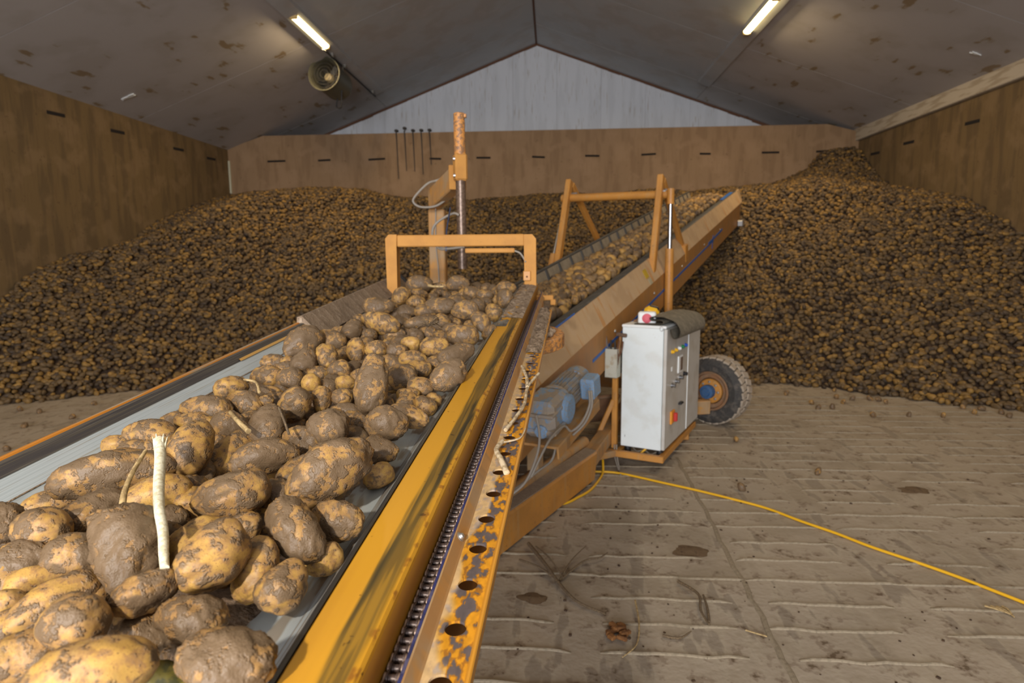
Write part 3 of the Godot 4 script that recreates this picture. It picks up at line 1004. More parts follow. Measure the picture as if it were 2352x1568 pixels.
	part("side_beam", Shape.new().box(Vector3(-0.94, -0.15, 2.1), Vector3(0.03, 0.2, 4.4), 0.004), M.orange, o)
	part("side_beam", Shape.new().box(Vector3(0.04, -0.15, 2.1), Vector3(0.03, 0.12, 4.4), 0.004), M.orange, o)
	for s in [-0.75, -3.9]:
		for u in [-0.86, -0.45]:
			var foot := T1.affine_inverse() * Vector3(L1(u, 0, s).x, 0.0, L1(u, 0, s).z)
			part("support_leg", Shape.new().bar(Vector3(u, -0.2, -s), foot, 0.08, 0.08), M.orange, o)
	# end roller
	var er := Shape.new()
	er.xf = Transform3D(Basis(Vector3.BACK, PI / 2), Vector3(-0.12, -0.115, -S1 - 0.05))
	er.lathe(PackedVector2Array([Vector2(0, 0), Vector2(0.05, 0), Vector2(0.05, 0.76), Vector2(0, 0.76)]), 24)
	part("end_roller", er, M.black_rubber, o)
	build_hoop(o)


func rail_flipped() -> StandardMaterial3D:
	var m: StandardMaterial3D = M.rail.duplicate()
	m.uv1_scale = Vector3(0.3, -1, 1)
	m.uv1_offset = Vector3(0.0, 1.0, 0)
	return m


# an uneven layer of mud across u.x..u.y from s0 to s1, «h» thick
func crust(u: Vector2, v: float, s0: float, s1: float, h: float, seed_: int) -> Shape:
	var s := Shape.new()
	var nu := 12
	var ns := int((s1 - s0) / 0.012) + 1
	for i in ns + 1:
		for j in nu + 1:
			var uu := lerpf(u.x, u.y, float(j) / nu)
			var ss := lerpf(s0, s1, float(i) / ns)
			var e := N3.get_noise_3d(uu * 900.0, ss * 900.0, seed_ * 77.0)
			var e2 := N3.get_noise_3d(uu * 2600.0, ss * 2600.0, seed_ * 33.0)
			var edge := minf(sm(0.0, 0.12, float(j) / nu) * sm(0.0, 0.12, 1.0 - float(j) / nu), sm(0.0, 0.06, float(i) / ns) + 0.0)
			var hh := h * maxf(0.0, 0.45 + 1.1 * e + 0.4 * e2) * (0.25 + 0.75 * edge)
			s.vert(Vector3(uu, v + hh - 0.0005, -ss), Vector3(-e * 0.8, 1, e2 * 0.5), Vector2.ZERO)
	for i in ns:
		for j in nu:
			var a := i * (nu + 1) + j
			s.idx.append_array([a, a + nu + 1, a + 1, a + 1, a + nu + 1, a + nu + 2])
	return s


func flange_shape() -> Shape:
	var s := Shape.new()
	var v := -0.0755
	var u0 := 0.064
	var u1 := 0.1215
	var uc := 0.0915
	var pitch := 0.102
	var r := 0.0158
	var sc := -2.921 - pitch * 14
	while sc < -0.42:
		var a0 := sc - pitch / 2
		var seg := 28
		for k in seg:
			var t0 := TAU * k / seg + PI / 4
			var t1 := TAU * (k + 1) / seg + PI / 4
			var q: Array[Vector2] = []
			for t in [t0, t1]:
				# where the ray leaves the cell
				var dx := cos(t)
				var dy := sin(t)
				var far := 1e9
				if absf(dx) > 1e-6:
					far = minf(far, ((u1 if dx > 0 else u0) - uc) / dx)
				if absf(dy) > 1e-6:
					far = minf(far, (pitch / 2) / absf(dy))
				q.append(Vector2(uc + dx * far, sc + dy * far))
				q.append(Vector2(uc + dx * r, sc + dy * r))
			var P := []
			var U := []
			for w in q:
				P.append(Vector3(w.x, v, -w.y))
				U.append(Vector2(-w.y, (w.x - u0) / (u1 - u0)))
			s.quad(P[0], P[2], P[3], P[1], Vector3.UP, U[0], U[2], U[3], U[1])
			var down := Vector3(0, -0.004, 0)
			var c3 := Vector3(uc, v, -sc)
			s.quad(P[1], P[3], P[3] + down, P[1] + down, c3 - P[1], U[1], U[3], U[3], U[1])
			s.quad(P[0] + down, P[2] + down, P[3] + down, P[1] + down, Vector3.DOWN, U[0], U[2], U[3], U[1])
		# corners that the fan cuts off
		for cu in [u0, u1]:
			for cs in [a0, a0 + pitch]:
				var best := []
				for k in seg + 1:
					var t := TAU * k / seg + PI / 4
					best.append(t)
				var ang := atan2(cs - sc, cu - uc)
				var ta := floorf((ang - PI / 4) / (TAU / seg)) * TAU / seg + PI / 4
				var tb := ta + TAU / seg
				var e := []
				for t in [ta, tb]:
					var dx := cos(t)
					var dy := sin(t)
					var far := minf(((u1 if dx > 0 else u0) - uc) / dx if absf(dx) > 1e-6 else 1e9, (pitch / 2) / absf(dy) if absf(dy) > 1e-6 else 1e9)
					e.append(Vector2(uc + dx * far, sc + dy * far))
				var w := [Vector2(cu, cs), e[0], e[1]]
				s.tri(Vector3(w[0].x, v, -w[0].y), Vector3(w[1].x, v, -w[1].y), Vector3(w[2].x, v, -w[2].y), Vector3.UP,
					Vector2(-w[0].y, (w[0].x - u0) / (u1 - u0)), Vector2(-w[1].y, (w[1].x - u0) / (u1 - u0)), Vector2(-w[2].y, (w[2].x - u0) / (u1 - u0)))
		sc += pitch
	return s


func build_chain(o: Node3D) -> void:
	var ch := group_part("drive_chain", o)
	var p := 0.0166
	var roll := Shape.new()
	for e in [-1, 1]:
		roll.xf = Transform3D(Basis(Vector3.BACK, PI / 2), Vector3(0.005, 0, e * p / 2))
		roll.lathe(PackedVector2Array([Vector2(0.0047, 0), Vector2(0.0052, 0.0006), Vector2(0.0052, 0.0094), Vector2(0.0047, 0.010)]), 12)
	var pins := Shape.new()
	for e in [-1, 1]:
		pins.xf = Transform3D(Basis(Vector3.BACK, PI / 2), Vector3(0.0102, 0, e * p / 2))
		pins.lathe(PackedVector2Array([Vector2(0, 0), Vector2(0.0026, 0.0006), Vector2(0.0026, 0.0198), Vector2(0, 0.0204)]), 8)
	var outer: ArrayMesh = chain_plates(0.0090).mesh()
	var inner: ArrayMesh = chain_plates(0.0062).mesh()
	var rollm := roll.mesh()
	var pinm := pins.mesh()
	var s := -3.34
	var k := 0
	var rest := Shape.new()
	while s < -0.2:
		var at := Transform3D(Basis(Vector3.RIGHT, rng.randf_range(-0.03, 0.03)), Vector3(0.0335, -0.0632, -s))
		# one link: plates with their pins, or plates with their rollers
		var l := Shape.new()
		for src in ([outer, pinm] if k % 2 == 0 else [inner, rollm]):
			var a: Array = src.surface_get_arrays(0)
			var b0 := l.v.size()
			l.v.append_array(a[Mesh.ARRAY_VERTEX])
			l.n.append_array(a[Mesh.ARRAY_NORMAL])
			l.uv.append_array(a[Mesh.ARRAY_TEX_UV])
			l.c.append_array(a[Mesh.ARRAY_COLOR])
			for i in a[Mesh.ARRAY_INDEX]:
				l.idx.append(i + b0)
		if k < 2:
			links.append(l.mesh())
		var m := MeshInstance3D.new()
		m.name = "chain_link"
		m.mesh = links[k % 2]
		m.material_override = M.chain_plate if k % 2 == 0 else M.chain_roller
		m.transform = at
		ch.add_child(m, true)
		s += p
		k += 1


var links: Array[ArrayMesh] = []


func chain_plates(w: float) -> Shape:
	var p := 0.0166
	var s := Shape.new()
	for e in [-1, 1]:
		var poly := PackedVector2Array()
		for i in 9:
			var a := PI / 2 + PI * i / 8.0
			poly.append(Vector2(cos(a) * 0.0072 - p / 2, sin(a) * 0.0072))
		poly.append(Vector2(0, -0.0052))
		for i in 9:
			var a := -PI / 2 + PI * i / 8.0
			poly.append(Vector2(cos(a) * 0.0072 + p / 2, sin(a) * 0.0072))
		poly.append(Vector2(0, 0.0052))
		s.xf = Transform3D(Basis(Vector3.UP, PI / 2), Vector3(e * w, 0, 0))
		s.extrude(poly, -0.0012, 0.0012)
	return s



func build_hoop(o: Node3D) -> void:
	# yellow hoop over the discharge end, upright in the world
	var inv := T1.affine_inverse()
	var h := group_part("hoop_frame", o, Transform3D(inv.basis, inv * Vector3(0, 0, -3.72)))
	part("post", Shape.new().extrude(PackedVector2Array([Vector2(-1.003, 1.5), Vector2(-0.943, 1.5), Vector2(-0.938, 1.968), Vector2(-0.935, 2.042), Vector2(-0.985, 2.042), Vector2(-1.006, 2.018)]), -0.04, 0.04), M.orange_hoop, h)
	part("post", Shape.new().extrude(PackedVector2Array([Vector2(-0.160, 1.45), Vector2(-0.092, 1.45), Vector2(-0.094, 2.010), Vector2(-0.116, 2.036), Vector2(-0.166, 2.036), Vector2(-0.166, 1.98)]), -0.04, 0.04), M.orange_hoop, h)
	part("crossbar", Shape.new().box(Vector3(-0.55, 2.003, 0), Vector3(0.772, 0.07, 0.074), 0.006), M.orange_hoop, h)
	part("cable_duct", Shape.new().box(Vector3(-0.372, 1.942, 0.01), Vector3(0.3, 0.028, 0.04), 0.005), M.orange_hoop, h)
	part("bracket", Shape.new().box(Vector3(-0.148, 1.79, 0.045), Vector3(0.045, 0.06, 0.02), 0.004), M.orange, h)
	var bb := Shape.new()
	bb.xf = Transform3D(Basis(Vector3.RIGHT, PI / 2), Vector3(-0.148, 1.785, 0.054))
	bb.lathe(PackedVector2Array([Vector2(0.006, 0), Vector2(0.005, 0.006), Vector2(0, 0.007)]), 10)
	part("bolt", bb, M.rust, h)
	part("stay", Shape.new().box(Vector3(-0.045, 1.655, -0.01), Vector3(0.11, 0.03, 0.03), 0.004), M.orange_hoop, h)
	part("stay_end", Shape.new().box(Vector3(0.008, 1.628, -0.01), Vector3(0.032, 0.035, 0.034), 0.004), M.orange_hoop, h)
	part("cable", Shape.new().tube(smooth_path([Vector3(-0.225, 1.94, 0.02), Vector3(-0.19, 1.925, 0.02), Vector3(-0.165, 1.89, 0.03), Vector3(-0.155, 1.87, 0.04)]), 0.006, 6), M.cable_grey, h)


func build_mast() -> void:
	var o := thing("sensor_mast", "orange mast with a side arm clamping a long upright tube behind the hoop frame", "mast", Transform3D(Basis().scaled(Vector3.ONE * 1.2), Vector3(-0.984, -0.38, -5.30)))
	part("mast_post", Shape.new().box(Vector3(0, 1.279, 0), Vector3(0.115, 1.925, 0.1), 0.008), M.orange_dusty, o)
	part("foot_plate", Shape.new().box(Vector3(0, 0.3287, 0), Vector3(0.22, 0.024, 0.2), 0.004), M.orange_dusty, o)
	part("arm", Shape.new().bar(Vector3(-0.02, 2.31, 0.03), Vector3(0.222, 2.40, 0.49), 0.08, 0.14, Vector3(0.9, 0, -0.42)), M.orange_dusty, o)
	part("arm_plate", Shape.new().box(Vector3(0.226, 2.40, 0.5), Vector3(0.11, 0.15, 0.016), 0.003, Basis(Vector3.UP, 0.45)), M.orange_hoop, o)
	var t := Transform3D(Basis(Vector3.BACK, 0.006), Vector3(0.270, 0, 0.57))
	var s := Shape.new()
	s.xf = t
	s.lathe(PackedVector2Array([Vector2(0, 1.83), Vector2(0.031, 1.83), Vector2(0.031, 2.42)]), 24)
	part("tube", s, M.steel_worn, o, "worn brownish steel tube below the clamp")
	s = Shape.new()
	s.xf = t
	s.lathe(PackedVector2Array([Vector2(0.0345, 2.45), Vector2(0.0345, 2.77), Vector2(0.030, 2.774), Vector2(0, 2.774)]), 24)
	s.box(Vector3(0.037, 2.757, 0.0), Vector3(0.018, 0.022, 0.025), 0.003)
	part("tube_top", s, M.orange_rust, o, "rust-flecked orange tube above the clamp")
	s = Shape.new()
	s.xf = t * Transform3D(Basis(Vector3.UP, 0.4), Vector3(0, 2.452, 0))
	s.box(Vector3.ZERO, Vector3(0.078, 0.165, 0.078), 0.012)
	part("sleeve", s, M.orange_hoop, o, "square orange clamp sleeve")
	for y in [2.40, 2.50]:
		var b := Shape.new()
		b.xf = Transform3D(Basis(Vector3.BACK, PI / 2), Vector3(0.232, y, 0.60))
		b.lathe(PackedVector2Array([Vector2(0.012, -0.01), Vector2(0.012, 0.014), Vector2(0, 0.014)]), 6)
		part("bolt", b, M.zinc, o)
	part("hose", Shape.new().tube(smooth_path([Vector3(0.2, 2.475, 0.4), Vector3(0.06, 2.43, 0.2), Vector3(-0.02, 2.4, 0.22), Vector3(-0.11, 2.315, 0.22), Vector3(-0.12, 2.275, 0.22), Vector3(-0.07, 2.245, 0.22), Vector3(0.03, 2.25, 0.22), Vector3(0.12, 2.30, 0.25), Vector3(0.17, 2.33, 0.36)]), 0.008, 7), M.cable_grey, o, "looped grey hose at the arm")
	part("hose", Shape.new().tube(smooth_path([Vector3(0.25, 2.16, 0.62), Vector3(0.21, 2.17, 0.62), Vector3(0.12, 2.115, 0.66), Vector3(0.09, 2.06, 0.66), Vector3(0.11, 1.985, 0.70), Vector3(0.18, 1.955, 0.76), Vector3(0.3, 1.965, 0.76)]), 0.008, 7), M.cable_grey, o, "grey hose sagging to the hoop")
	part("hose", Shape.new().tube(smooth_path([Vector3(0.20, 2.03, 0.745), Vector3(0.15, 2.02, 0.75), Vector3(0.13, 1.985, 0.75), Vector3(0.16, 1.95, 0.76), Vector3(0.28, 1.96, 0.76)]), 0.006, 6), M.cable_grey, o)
	part("cable_tie", Shape.new().tube([Vector3(0.19, 1.94, 0.765), Vector3(0.195, 2.06, 0.765), Vector3(0.21, 2.2, 0.70)], 0.005, 6), M.lamp_steel, o)
	part("cable", Shape.new().tube(smooth_path([Vector3(0.0, 2.25, 0.058), Vector3(-0.005, 2.0, 0.056), Vector3(0.01, 1.8, 0.056), Vector3(0.012, 1.5, 0.056)]), 0.005, 6), M.cable_grey, o)


# ------------------------------------------------------------------ elevator
# a place on the same line of sight, further off: the elevator stands behind the cabinet
func further(p: Vector3, k := 1.17) -> Vector3:
	return Vector3(0, 1.9, 0) + (p - Vector3(0, 1.9, 0)) * k


func build_elevator() -> void:
	var o := thing("store_elevator", "long orange elevator conveyor on rubber tyres rising over the heap, with two A-frames", "elevator", T2)
	var near := 3.95
	var far := -5.7
	# right side: dusty sloping skirt over an upright panel
	part("side_skirt", Shape.new().extrude(PackedVector2Array([Vector2(-0.012, 0.0), Vector2(0.012, 0.004), Vector2(0.104, -0.19), Vector2(0.082, -0.19)]), near, far, true, 1.0, 5), M.orange_skirt, o, "dust-pale sloping skirt")
	part("side_panel", Shape.new().extrude(PackedVector2Array([Vector2(0.082, -0.19), Vector2(0.104, -0.19), Vector2(0.104, -0.525), Vector2(0.082, -0.535)]), near, far + 0.25, true, 1.0, 5), M.orange_panel, o, "upright orange side panel")
	part("stripe", Shape.new().box(Vector3(0.1055, -0.362, -0.42), Vector3(0.004, 0.024, 4.9), 0.001), M.blue, o, "blue stripe along the side panel")
	part("emblem", Shape.new().bar(Vector3(0.1055, -0.46, -2.75), Vector3(0.1055, -0.29, -2.85), 0.004, 0.035, Vector3.RIGHT, 0.001).bar(Vector3(0.1055, -0.34, -2.5), Vector3(0.1055, -0.33, -3.6), 0.004, 0.03, Vector3.RIGHT, 0.001), M.blue, o, "blue painted flourish near the top end")
	part("side_panel", Shape.new().extrude(PackedVector2Array([Vector2(-0.905, -0.19), Vector2(-0.928, -0.19), Vector2(-0.928, -0.525), Vector2(-0.905, -0.535)]), near, far + 0.25), M.orange, o)
	part("side_skirt", Shape.new().extrude(PackedVector2Array([Vector2(-0.808, 0.0), Vector2(-0.832, 0.004), Vector2(-0.928, -0.19), Vector2(-0.905, -0.19)]), near, far), M.orange_skirt, o)
	part("bottom_plate", Shape.new().box(Vector3(-0.41, -0.53, (near + far) / 2), Vector3(1.0, 0.014, near - far - 0.4), 0.003), M.orange_dusty, o)
	part("belt", Shape.new().extrude(PackedVector2Array([Vector2(-0.79, -0.13), Vector2(-0.12, -0.13)]), near, far + 0.1, false), M.rubber_grey, o)
	# dark rubber edge on the right, ribbed wall on the left
	part("rubber_edge", Shape.new().extrude(PackedVector2Array([Vector2(-0.150, -0.125), Vector2(-0.118, -0.03), Vector2(-0.012, 0.010), Vector2(0.008, 0.006), Vector2(-0.005, -0.012), Vector2(-0.1, -0.05), Vector2(-0.135, -0.128)]), 2.45, far, true), M.rubber_dark, o, "dark rubber edge along the belt")
	part("blue_edge", Shape.new().box(Vector3(0.004, 0.007, 2.28), Vector3(0.012, 0.012, 0.42), 0.003), M.blue, o)
	part("blue_edge", Shape.new().box(Vector3(-0.045, 0.010, -4.95), Vector3(0.06, 0.010, 1.0), 0.003), M.blue, o)
	part("rib_wall", Shape.new().extrude(PackedVector2Array([Vector2(-0.83, 0.03), Vector2(-0.815, 0.03), Vector2(-0.765, -0.128), Vector2(-0.785, -0.128)]), near, far), M.rubber_wall, o, "grey ribbed rubber wall")
	part("wall_cap", Shape.new().box(Vector3(-0.825, 0.034, (near + far) / 2), Vector3(0.03, 0.022, near - far), 0.005), M.rubber_dark, o)
	for i in 26:
		var z := 2.3 - 0.31 * i
		part("rib", Shape.new().bar(Vector3(-0.812, 0.028, z), Vector3(-0.762, -0.126, z), 0.035, 0.022, Vector3(0, 0, 1), 0.003), M.rubber_dark, o)
	# stickers
	part("sticker", Shape.new().bar(Vector3(0.058, -0.085, 0.46), Vector3(0.058, -0.085, 0.36), 0.085, 0.004, Vector3(0.43, -0.90, 0), 0.001), plain("b99a2e", 0.5), o, "small yellow square sticker")
	part("sticker", Shape.new().bar(Vector3(0.095, -0.163, 0.42), Vector3(0.095, -0.163, 0.34), 0.055, 0.004, Vector3(0.43, -0.90, 0), 0.001), plain("a9a082", 0.5), o, "small pale square sticker")
	for z in [1.5, 0.3, -0.9, -2.2, -3.4]:
		var b := Shape.new()
		b.xf = Transform3D(Basis(Vector3.BACK, -PI / 2), Vector3(0.103, -0.30, z))
		b.lathe(PackedVector2Array([Vector2(0.016, 0), Vector2(0.012, 0.008), Vector2(0, 0.01)]), 10)
		part("bolt", b, M.zinc, o)
	# head end
	var hr := Shape.new()
	hr.xf = Transform3D(Basis(Vector3.BACK, PI / 2), Vector3(-0.05, -0.24, far + 0.1))
	hr.lathe(PackedVector2Array([Vector2(0, 0), Vector2(0.1, 0), Vector2(0.1, 0.72), Vector2(0, 0.72)]), 24)
	part("head_roller", hr, M.black_rubber, o)
	part("head_plate", Shape.new().extrude(PackedVector2Array([Vector2(0.0, 0.0), Vector2(0.06, -0.2), Vector2(0.04, -0.36), Vector2(0.02, -0.36), Vector2(-0.02, 0.0)]), far, far - 0.35), M.orange_skirt, o)
	part("sensor_box", Shape.new().box(Vector3(0.155, -0.48, far + 0.55), Vector3(0.09, 0.1, 0.09), 0.01), M.zinc, o)
	# A-frames
	for e in [0, 1]:
		var u: float = 0.045 if e == 0 else -1.01
		var zt: float = -0.30 if e == 0 else -0.48
		var zf: float = 0.19 if e == 0 else 0.1
		part("frame_leg", Shape.new().bar(Vector3(u, -0.27, zf + 0.03), Vector3(u, 0.75, zt), 0.06, 0.085, Vector3.RIGHT, 0.008), M.orange, o)
		part("frame_leg", Shape.new().bar(Vector3(u, -0.12, zt - 0.86), Vector3(u, 0.70, zt - 0.05), 0.055, 0.07, Vector3.RIGHT, 0.008), M.orange, o)
		part("foot_bracket", Shape.new().box(Vector3(u + 0.02 * (1 - 2 * e), -0.2, zt - 0.84), Vector3(0.09, 0.2, 0.14), 0.008), M.orange, o)
		for dz in [0.04, -0.06]:
			var b := Shape.new()
			b.xf = Transform3D(Basis(Vector3.BACK, -PI / 2), Vector3(u - 0.035, 0.60, zt + dz))
			b.lathe(PackedVector2Array([Vector2(0, 0), Vector2(0.014, 0), Vector2(0.014, 0.09), Vector2(0, 0.095)]), 8)
			part("bolt", b, M.zinc, o)
	var cb := Shape.new()
	cb.tube([Vector3(-1.09, 0.565, -0.44), Vector3(0.16, 0.565, -0.27)], 0.042, 16)
	part("crossbar", cb, M.orange, o, "round orange crossbar between the A-frames")
	# hydraulic rams, upright in the world
	var inv := T2.affine_inverse()
	for e in [0, 1]:
		var top: Vector3 = inv * ([further(Vector3(1.172, 2.53, -6.25)), further(Vector3(0.165, 2.57, -7.0))][e])
		var low: Vector3 = inv * ([further(Vector3(1.190, 0.95, -6.29)), further(Vector3(-0.13, 1.2, -6.45))][e])
		var d := low - top
		var c1: float = 0.075 if e == 0 else 0.10
		var c2: float = 0.35 if e == 0 else 0.47
		part("ram_clevis", Shape.new().tube([top - d * 0.02, top + d * c1], 0.036, 12), M.orange, o)
		part("ram_rod", Shape.new().tube([top + d * c1 * 0.9, top + d * c2 * 1.02], 0.021, 14), M.chrome, o, "bright chrome piston rod")
		part("ram_barrel", Shape.new().tube([top + d * c2, low], 0.042, 18), M.orange, o, "orange ram barrel")
	# undercarriage: axle, wheel arms, frame plates
	var ax := Shape.new()
	var hubp := inv * Vector3(1.70, 0.42, -6.98)
	var hubl := inv * Vector3(-0.75, 0.42, -7.9)
	ax.bar(inv * Vector3(1.62, 0.42, -6.98), inv * Vector3(-0.6, 0.42, -7.8), 0.12, 0.12, Vector3.UP)
	part("axle", ax, M.orange_dusty, o)
	for e in [[Vector3(1.35, 0.42, -7.05), Vector3(1.345, 1.0, -7.1)], [Vector3(1.0, 0.42, -7.25), Vector3(1.15, 1.45, -7.4)], [Vector3(-0.2, 0.42, -7.6), Vector3(0.05, 1.4, -7.9)]]:
		part("axle_strut", Shape.new().bar(inv * e[0], inv * e[1], 0.08, 0.08), M.orange_dusty, o)
	part("wheel_bracket", Shape.new().bar(inv * Vector3(1.40, 0.20, -6.82), inv * Vector3(1.78, 0.22, -6.84), 0.14, 0.06, Vector3.UP), M.orange_dusty, o)
	part("cross_plate", Shape.new().bar(inv * Vector3(-0.05, 0.40, -5.75), inv * Vector3(0.62, 0.42, -5.95), 0.38, 0.03, Vector3(0.1, 0.8, 0.6)), M.orange_brown, o)
	part("drawbar_tube", Shape.new().tube([inv * Vector3(-0.40, 0.31, -3.75), inv * Vector3(0.285, 0.31, -5.16)], 0.04, 14), M.orange_dusty, o)
	var db := Shape.new()
	db.bar(inv * Vector3(-0.40, 0.150, -3.58), inv * Vector3(0.335, 0.150, -5.03), 0.09, 0.225, Vector3(0.9, 0, 0.42), 0.012)
	var dbn := part("drawbar_beam", db, M.orange, o, "thick orange beam low over the floor")
	part("dust_layer", Shape.new().bar(inv * Vector3(-0.37, 0.287, -3.64), inv * Vector3(0.332, 0.287, -5.02), 0.088, 0.006, Vector3(0.9, 0, 0.42), 0.002), M.dust, dbn)
	part("frame_beam", Shape.new().bar(inv * Vector3(-0.95, 0.2, -4.1), inv * Vector3(-0.3, 0.3, -5.9), 0.1, 0.2, Vector3(0.9, 0, 0.42)), M.orange_dusty, o)
	part("frame_beam", Shape.new().bar(inv * Vector3(0.31, 0.2, -5.0), inv * Vector3(1.0, 0.4, -6.9), 0.1, 0.12, Vector3(0.9, 0, 0.42)), M.orange_dusty, o)
	part("frame_strut", Shape.new().bar(inv * Vector3(-0.6, 0.25, -4.6), inv * Vector3(-0.55, 1.2, -4.4), 0.08, 0.08), M.orange_dusty, o)
	part("frame_strut", Shape.new().bar(inv * Vector3(-0.12, 0.25, -4.35), inv * Vector3(-0.12, 0.95, -4.3), 0.08, 0.08), M.orange_dusty, o)
	# stand for the control cabinet
	var st := group_part("cabinet_stand", o, inv * Transform3D(Basis().scaled(Vector3.ONE * 0.965), Vector3(0, 1.9 * 0.035, 0)))
	part("base_bar", Shape.new().bar(Vector3(0.40, 0.065, -5.70), Vector3(1.02, 0.065, -5.425), 0.06, 0.05, Vector3.UP), M.orange, st)
	part("base_bar", Shape.new().bar(Vector3(0.62, 0.06, -5.62), Vector3(1.22, 0.06, -6.87), 0.06, 0.05, Vector3.UP), M.orange, st)
	part("base_bar", Shape.new().bar(Vector3(1.0, 0.06, -5.46), Vector3(1.57, 0.06, -6.68), 0.06, 0.05, Vector3.UP), M.orange, st)
	part("upright", Shape.new().box(Vector3(0.60, 0.44, -5.69), Vector3(0.05, 0.70, 0.05), 0.006, Basis(Vector3.UP, -0.43)), M.orange, st)
	part("brace", Shape.new().bar(Vector3(0.40, 0.1, -5.71), Vector3(0.585, 0.56, -5.69), 0.045, 0.045, Vector3.RIGHT), M.orange, st)
	part("bearer", Shape.new().bar(Vector3(0.28, 0.10, -5.3), Vector3(0.62, 0.06, -5.64), 0.06, 0.06, Vector3.UP), M.orange_dusty, st)
	part("stand_foot", Shape.new().box(Vector3(1.45, -0.0, -6.5), Vector3(0.06, 0.13, 0.06), 0.01), M.orange, st)
	build_motor(o)
	build_wheel(o, inv)
	# dangling grey conduits round the motor
	for pts in [[Vector3(0.245, 1.03, -3.93), Vector3(0.25, 0.93, -3.95), Vector3(0.2, 0.83, -3.9), Vector3(0.13, 0.78, -3.86), Vector3(0.08, 0.83, -3.8), Vector3(0.0, 0.8, -3.65), Vector3(-0.06, 0.72, -3.55), Vector3(-0.12, 0.6, -3.5)],
		[Vector3(0.26, 1.03, -3.94), Vector3(0.265, 0.92, -3.96), Vector3(0.22, 0.82, -3.92), Vector3(0.14, 0.75, -3.87)],
		[Vector3(-0.09, 0.98, -3.5), Vector3(-0.07, 0.85, -3.5), Vector3(-0.09, 0.72, -3.5), Vector3(-0.16, 0.56, -3.5), Vector3(-0.28, 0.45, -3.52)],
		[Vector3(0.03, 0.7, -3.8), Vector3(0.0, 0.6, -3.8), Vector3(-0.09, 0.56, -3.7), Vector3(-0.2, 0.5, -3.6), Vector3(-0.34, 0.42, -3.56)]]:
		var lp := []
		for p in pts:
			lp.append(inv * p)
		part("conduit", Shape.new().tube(smooth_path(lp), 0.007, 7), M.cable_grey, o, "dusty grey conduit")


func build_motor(o: Node3D) -> void:
	var m := group_part("gear_motor", o, Transform3D(Basis(), Vector3(0.235, -0.255, 2.92)))
	m.set_meta("label", "dusty blue gear motor on a ledge")
	# ledge
	part("ledge", Shape.new().box(Vector3(0.0, -0.125, 0.04), Vector3(0.26, 0.016, 0.66), 0.003), M.orange_dusty, m)
	part("ledge_skirt", Shape.new().box(Vector3(0.125, -0.155, 0.04), Vector3(0.014, 0.07, 0.66), 0.003), M.orange_dusty, m)
	part("ledge_tab", Shape.new().box(Vector3(0.118, -0.07, -0.23), Vector3(0.014, 0.1, 0.1), 0.004), M.orange_dusty, m)
	# gearbox towards the camera, motor away; axis along z
	part("gear_case", Shape.new().box(Vector3(0, 0.0, 0.21), Vector3(0.19, 0.22, 0.24), 0.03).box(Vector3(0, -0.06, 0.22), Vector3(0.22, 0.03, 0.25), 0.01).box(Vector3(0, 0.04, 0.23), Vector3(0.205, 0.02, 0.24), 0.006), M.motor_blue, m)
	var cap := Shape.new()
	cap.xf = Transform3D(Basis(Vector3.RIGHT, PI / 2), Vector3(0.02, -0.055, 0.325))
	cap.lathe(PackedVector2Array([Vector2(0.04, 0), Vector2(0.04, 0.016), Vector2(0.034, 0.022), Vector2(0, 0.022)]), 20)
	part("shaft_cap", cap, M.motor_face, m)
	var sc := Shape.new()
	sc.xf = Transform3D(Basis(Vector3.BACK, -PI / 2), Vector3(0.09, 0.0, 0.13))
	sc.lathe(PackedVector2Array([Vector2(0.085, 0), Vector2(0.085, 0.02), Vector2(0.06, 0.03), Vector2(0, 0.03)]), 24)
	part("bearing_cover", sc, M.motor_face, m)
	var fl := Shape.new()
	fl.xf = Transform3D(Basis(Vector3.RIGHT, -PI / 2), Vector3(0, 0.01, 0.1))
	fl.lathe(PackedVector2Array([Vector2(0, 0.0), Vector2(0.105, 0.0), Vector2(0.105, 0.03), Vector2(0.08, 0.035), Vector2(0.08, 0.3), Vector2(0.088, 0.305), Vector2(0.088, 0.39), Vector2(0.07, 0.41), Vector2(0, 0.41)]), 28)
	part("motor_body", fl, M.motor_blue, m)
	var fins := Shape.new()
	for i in 22:
		var a := TAU * i / 22
		fins.xf = Transform3D(Basis(Vector3.BACK, a), Vector3(0, 0.01, -0.07))
		fins.box(Vector3(0.087, 0, 0), Vector3(0.018, 0.004, 0.25), 0.001)
	part("cooling_fins", fins, M.motor_blue, m)
	part("terminal_box", Shape.new().box(Vector3(0.135, 0.03, -0.14), Vector3(0.09, 0.13, 0.13), 0.012), M.motor_face, m, "blue terminal box on the motor side")
	var gl := Shape.new()
	gl.tube([Vector3(0.135, -0.03, -0.14), Vector3(0.135, -0.075, -0.14)], 0.018, 10)
	part("cable_gland", gl, M.cable_grey, m)


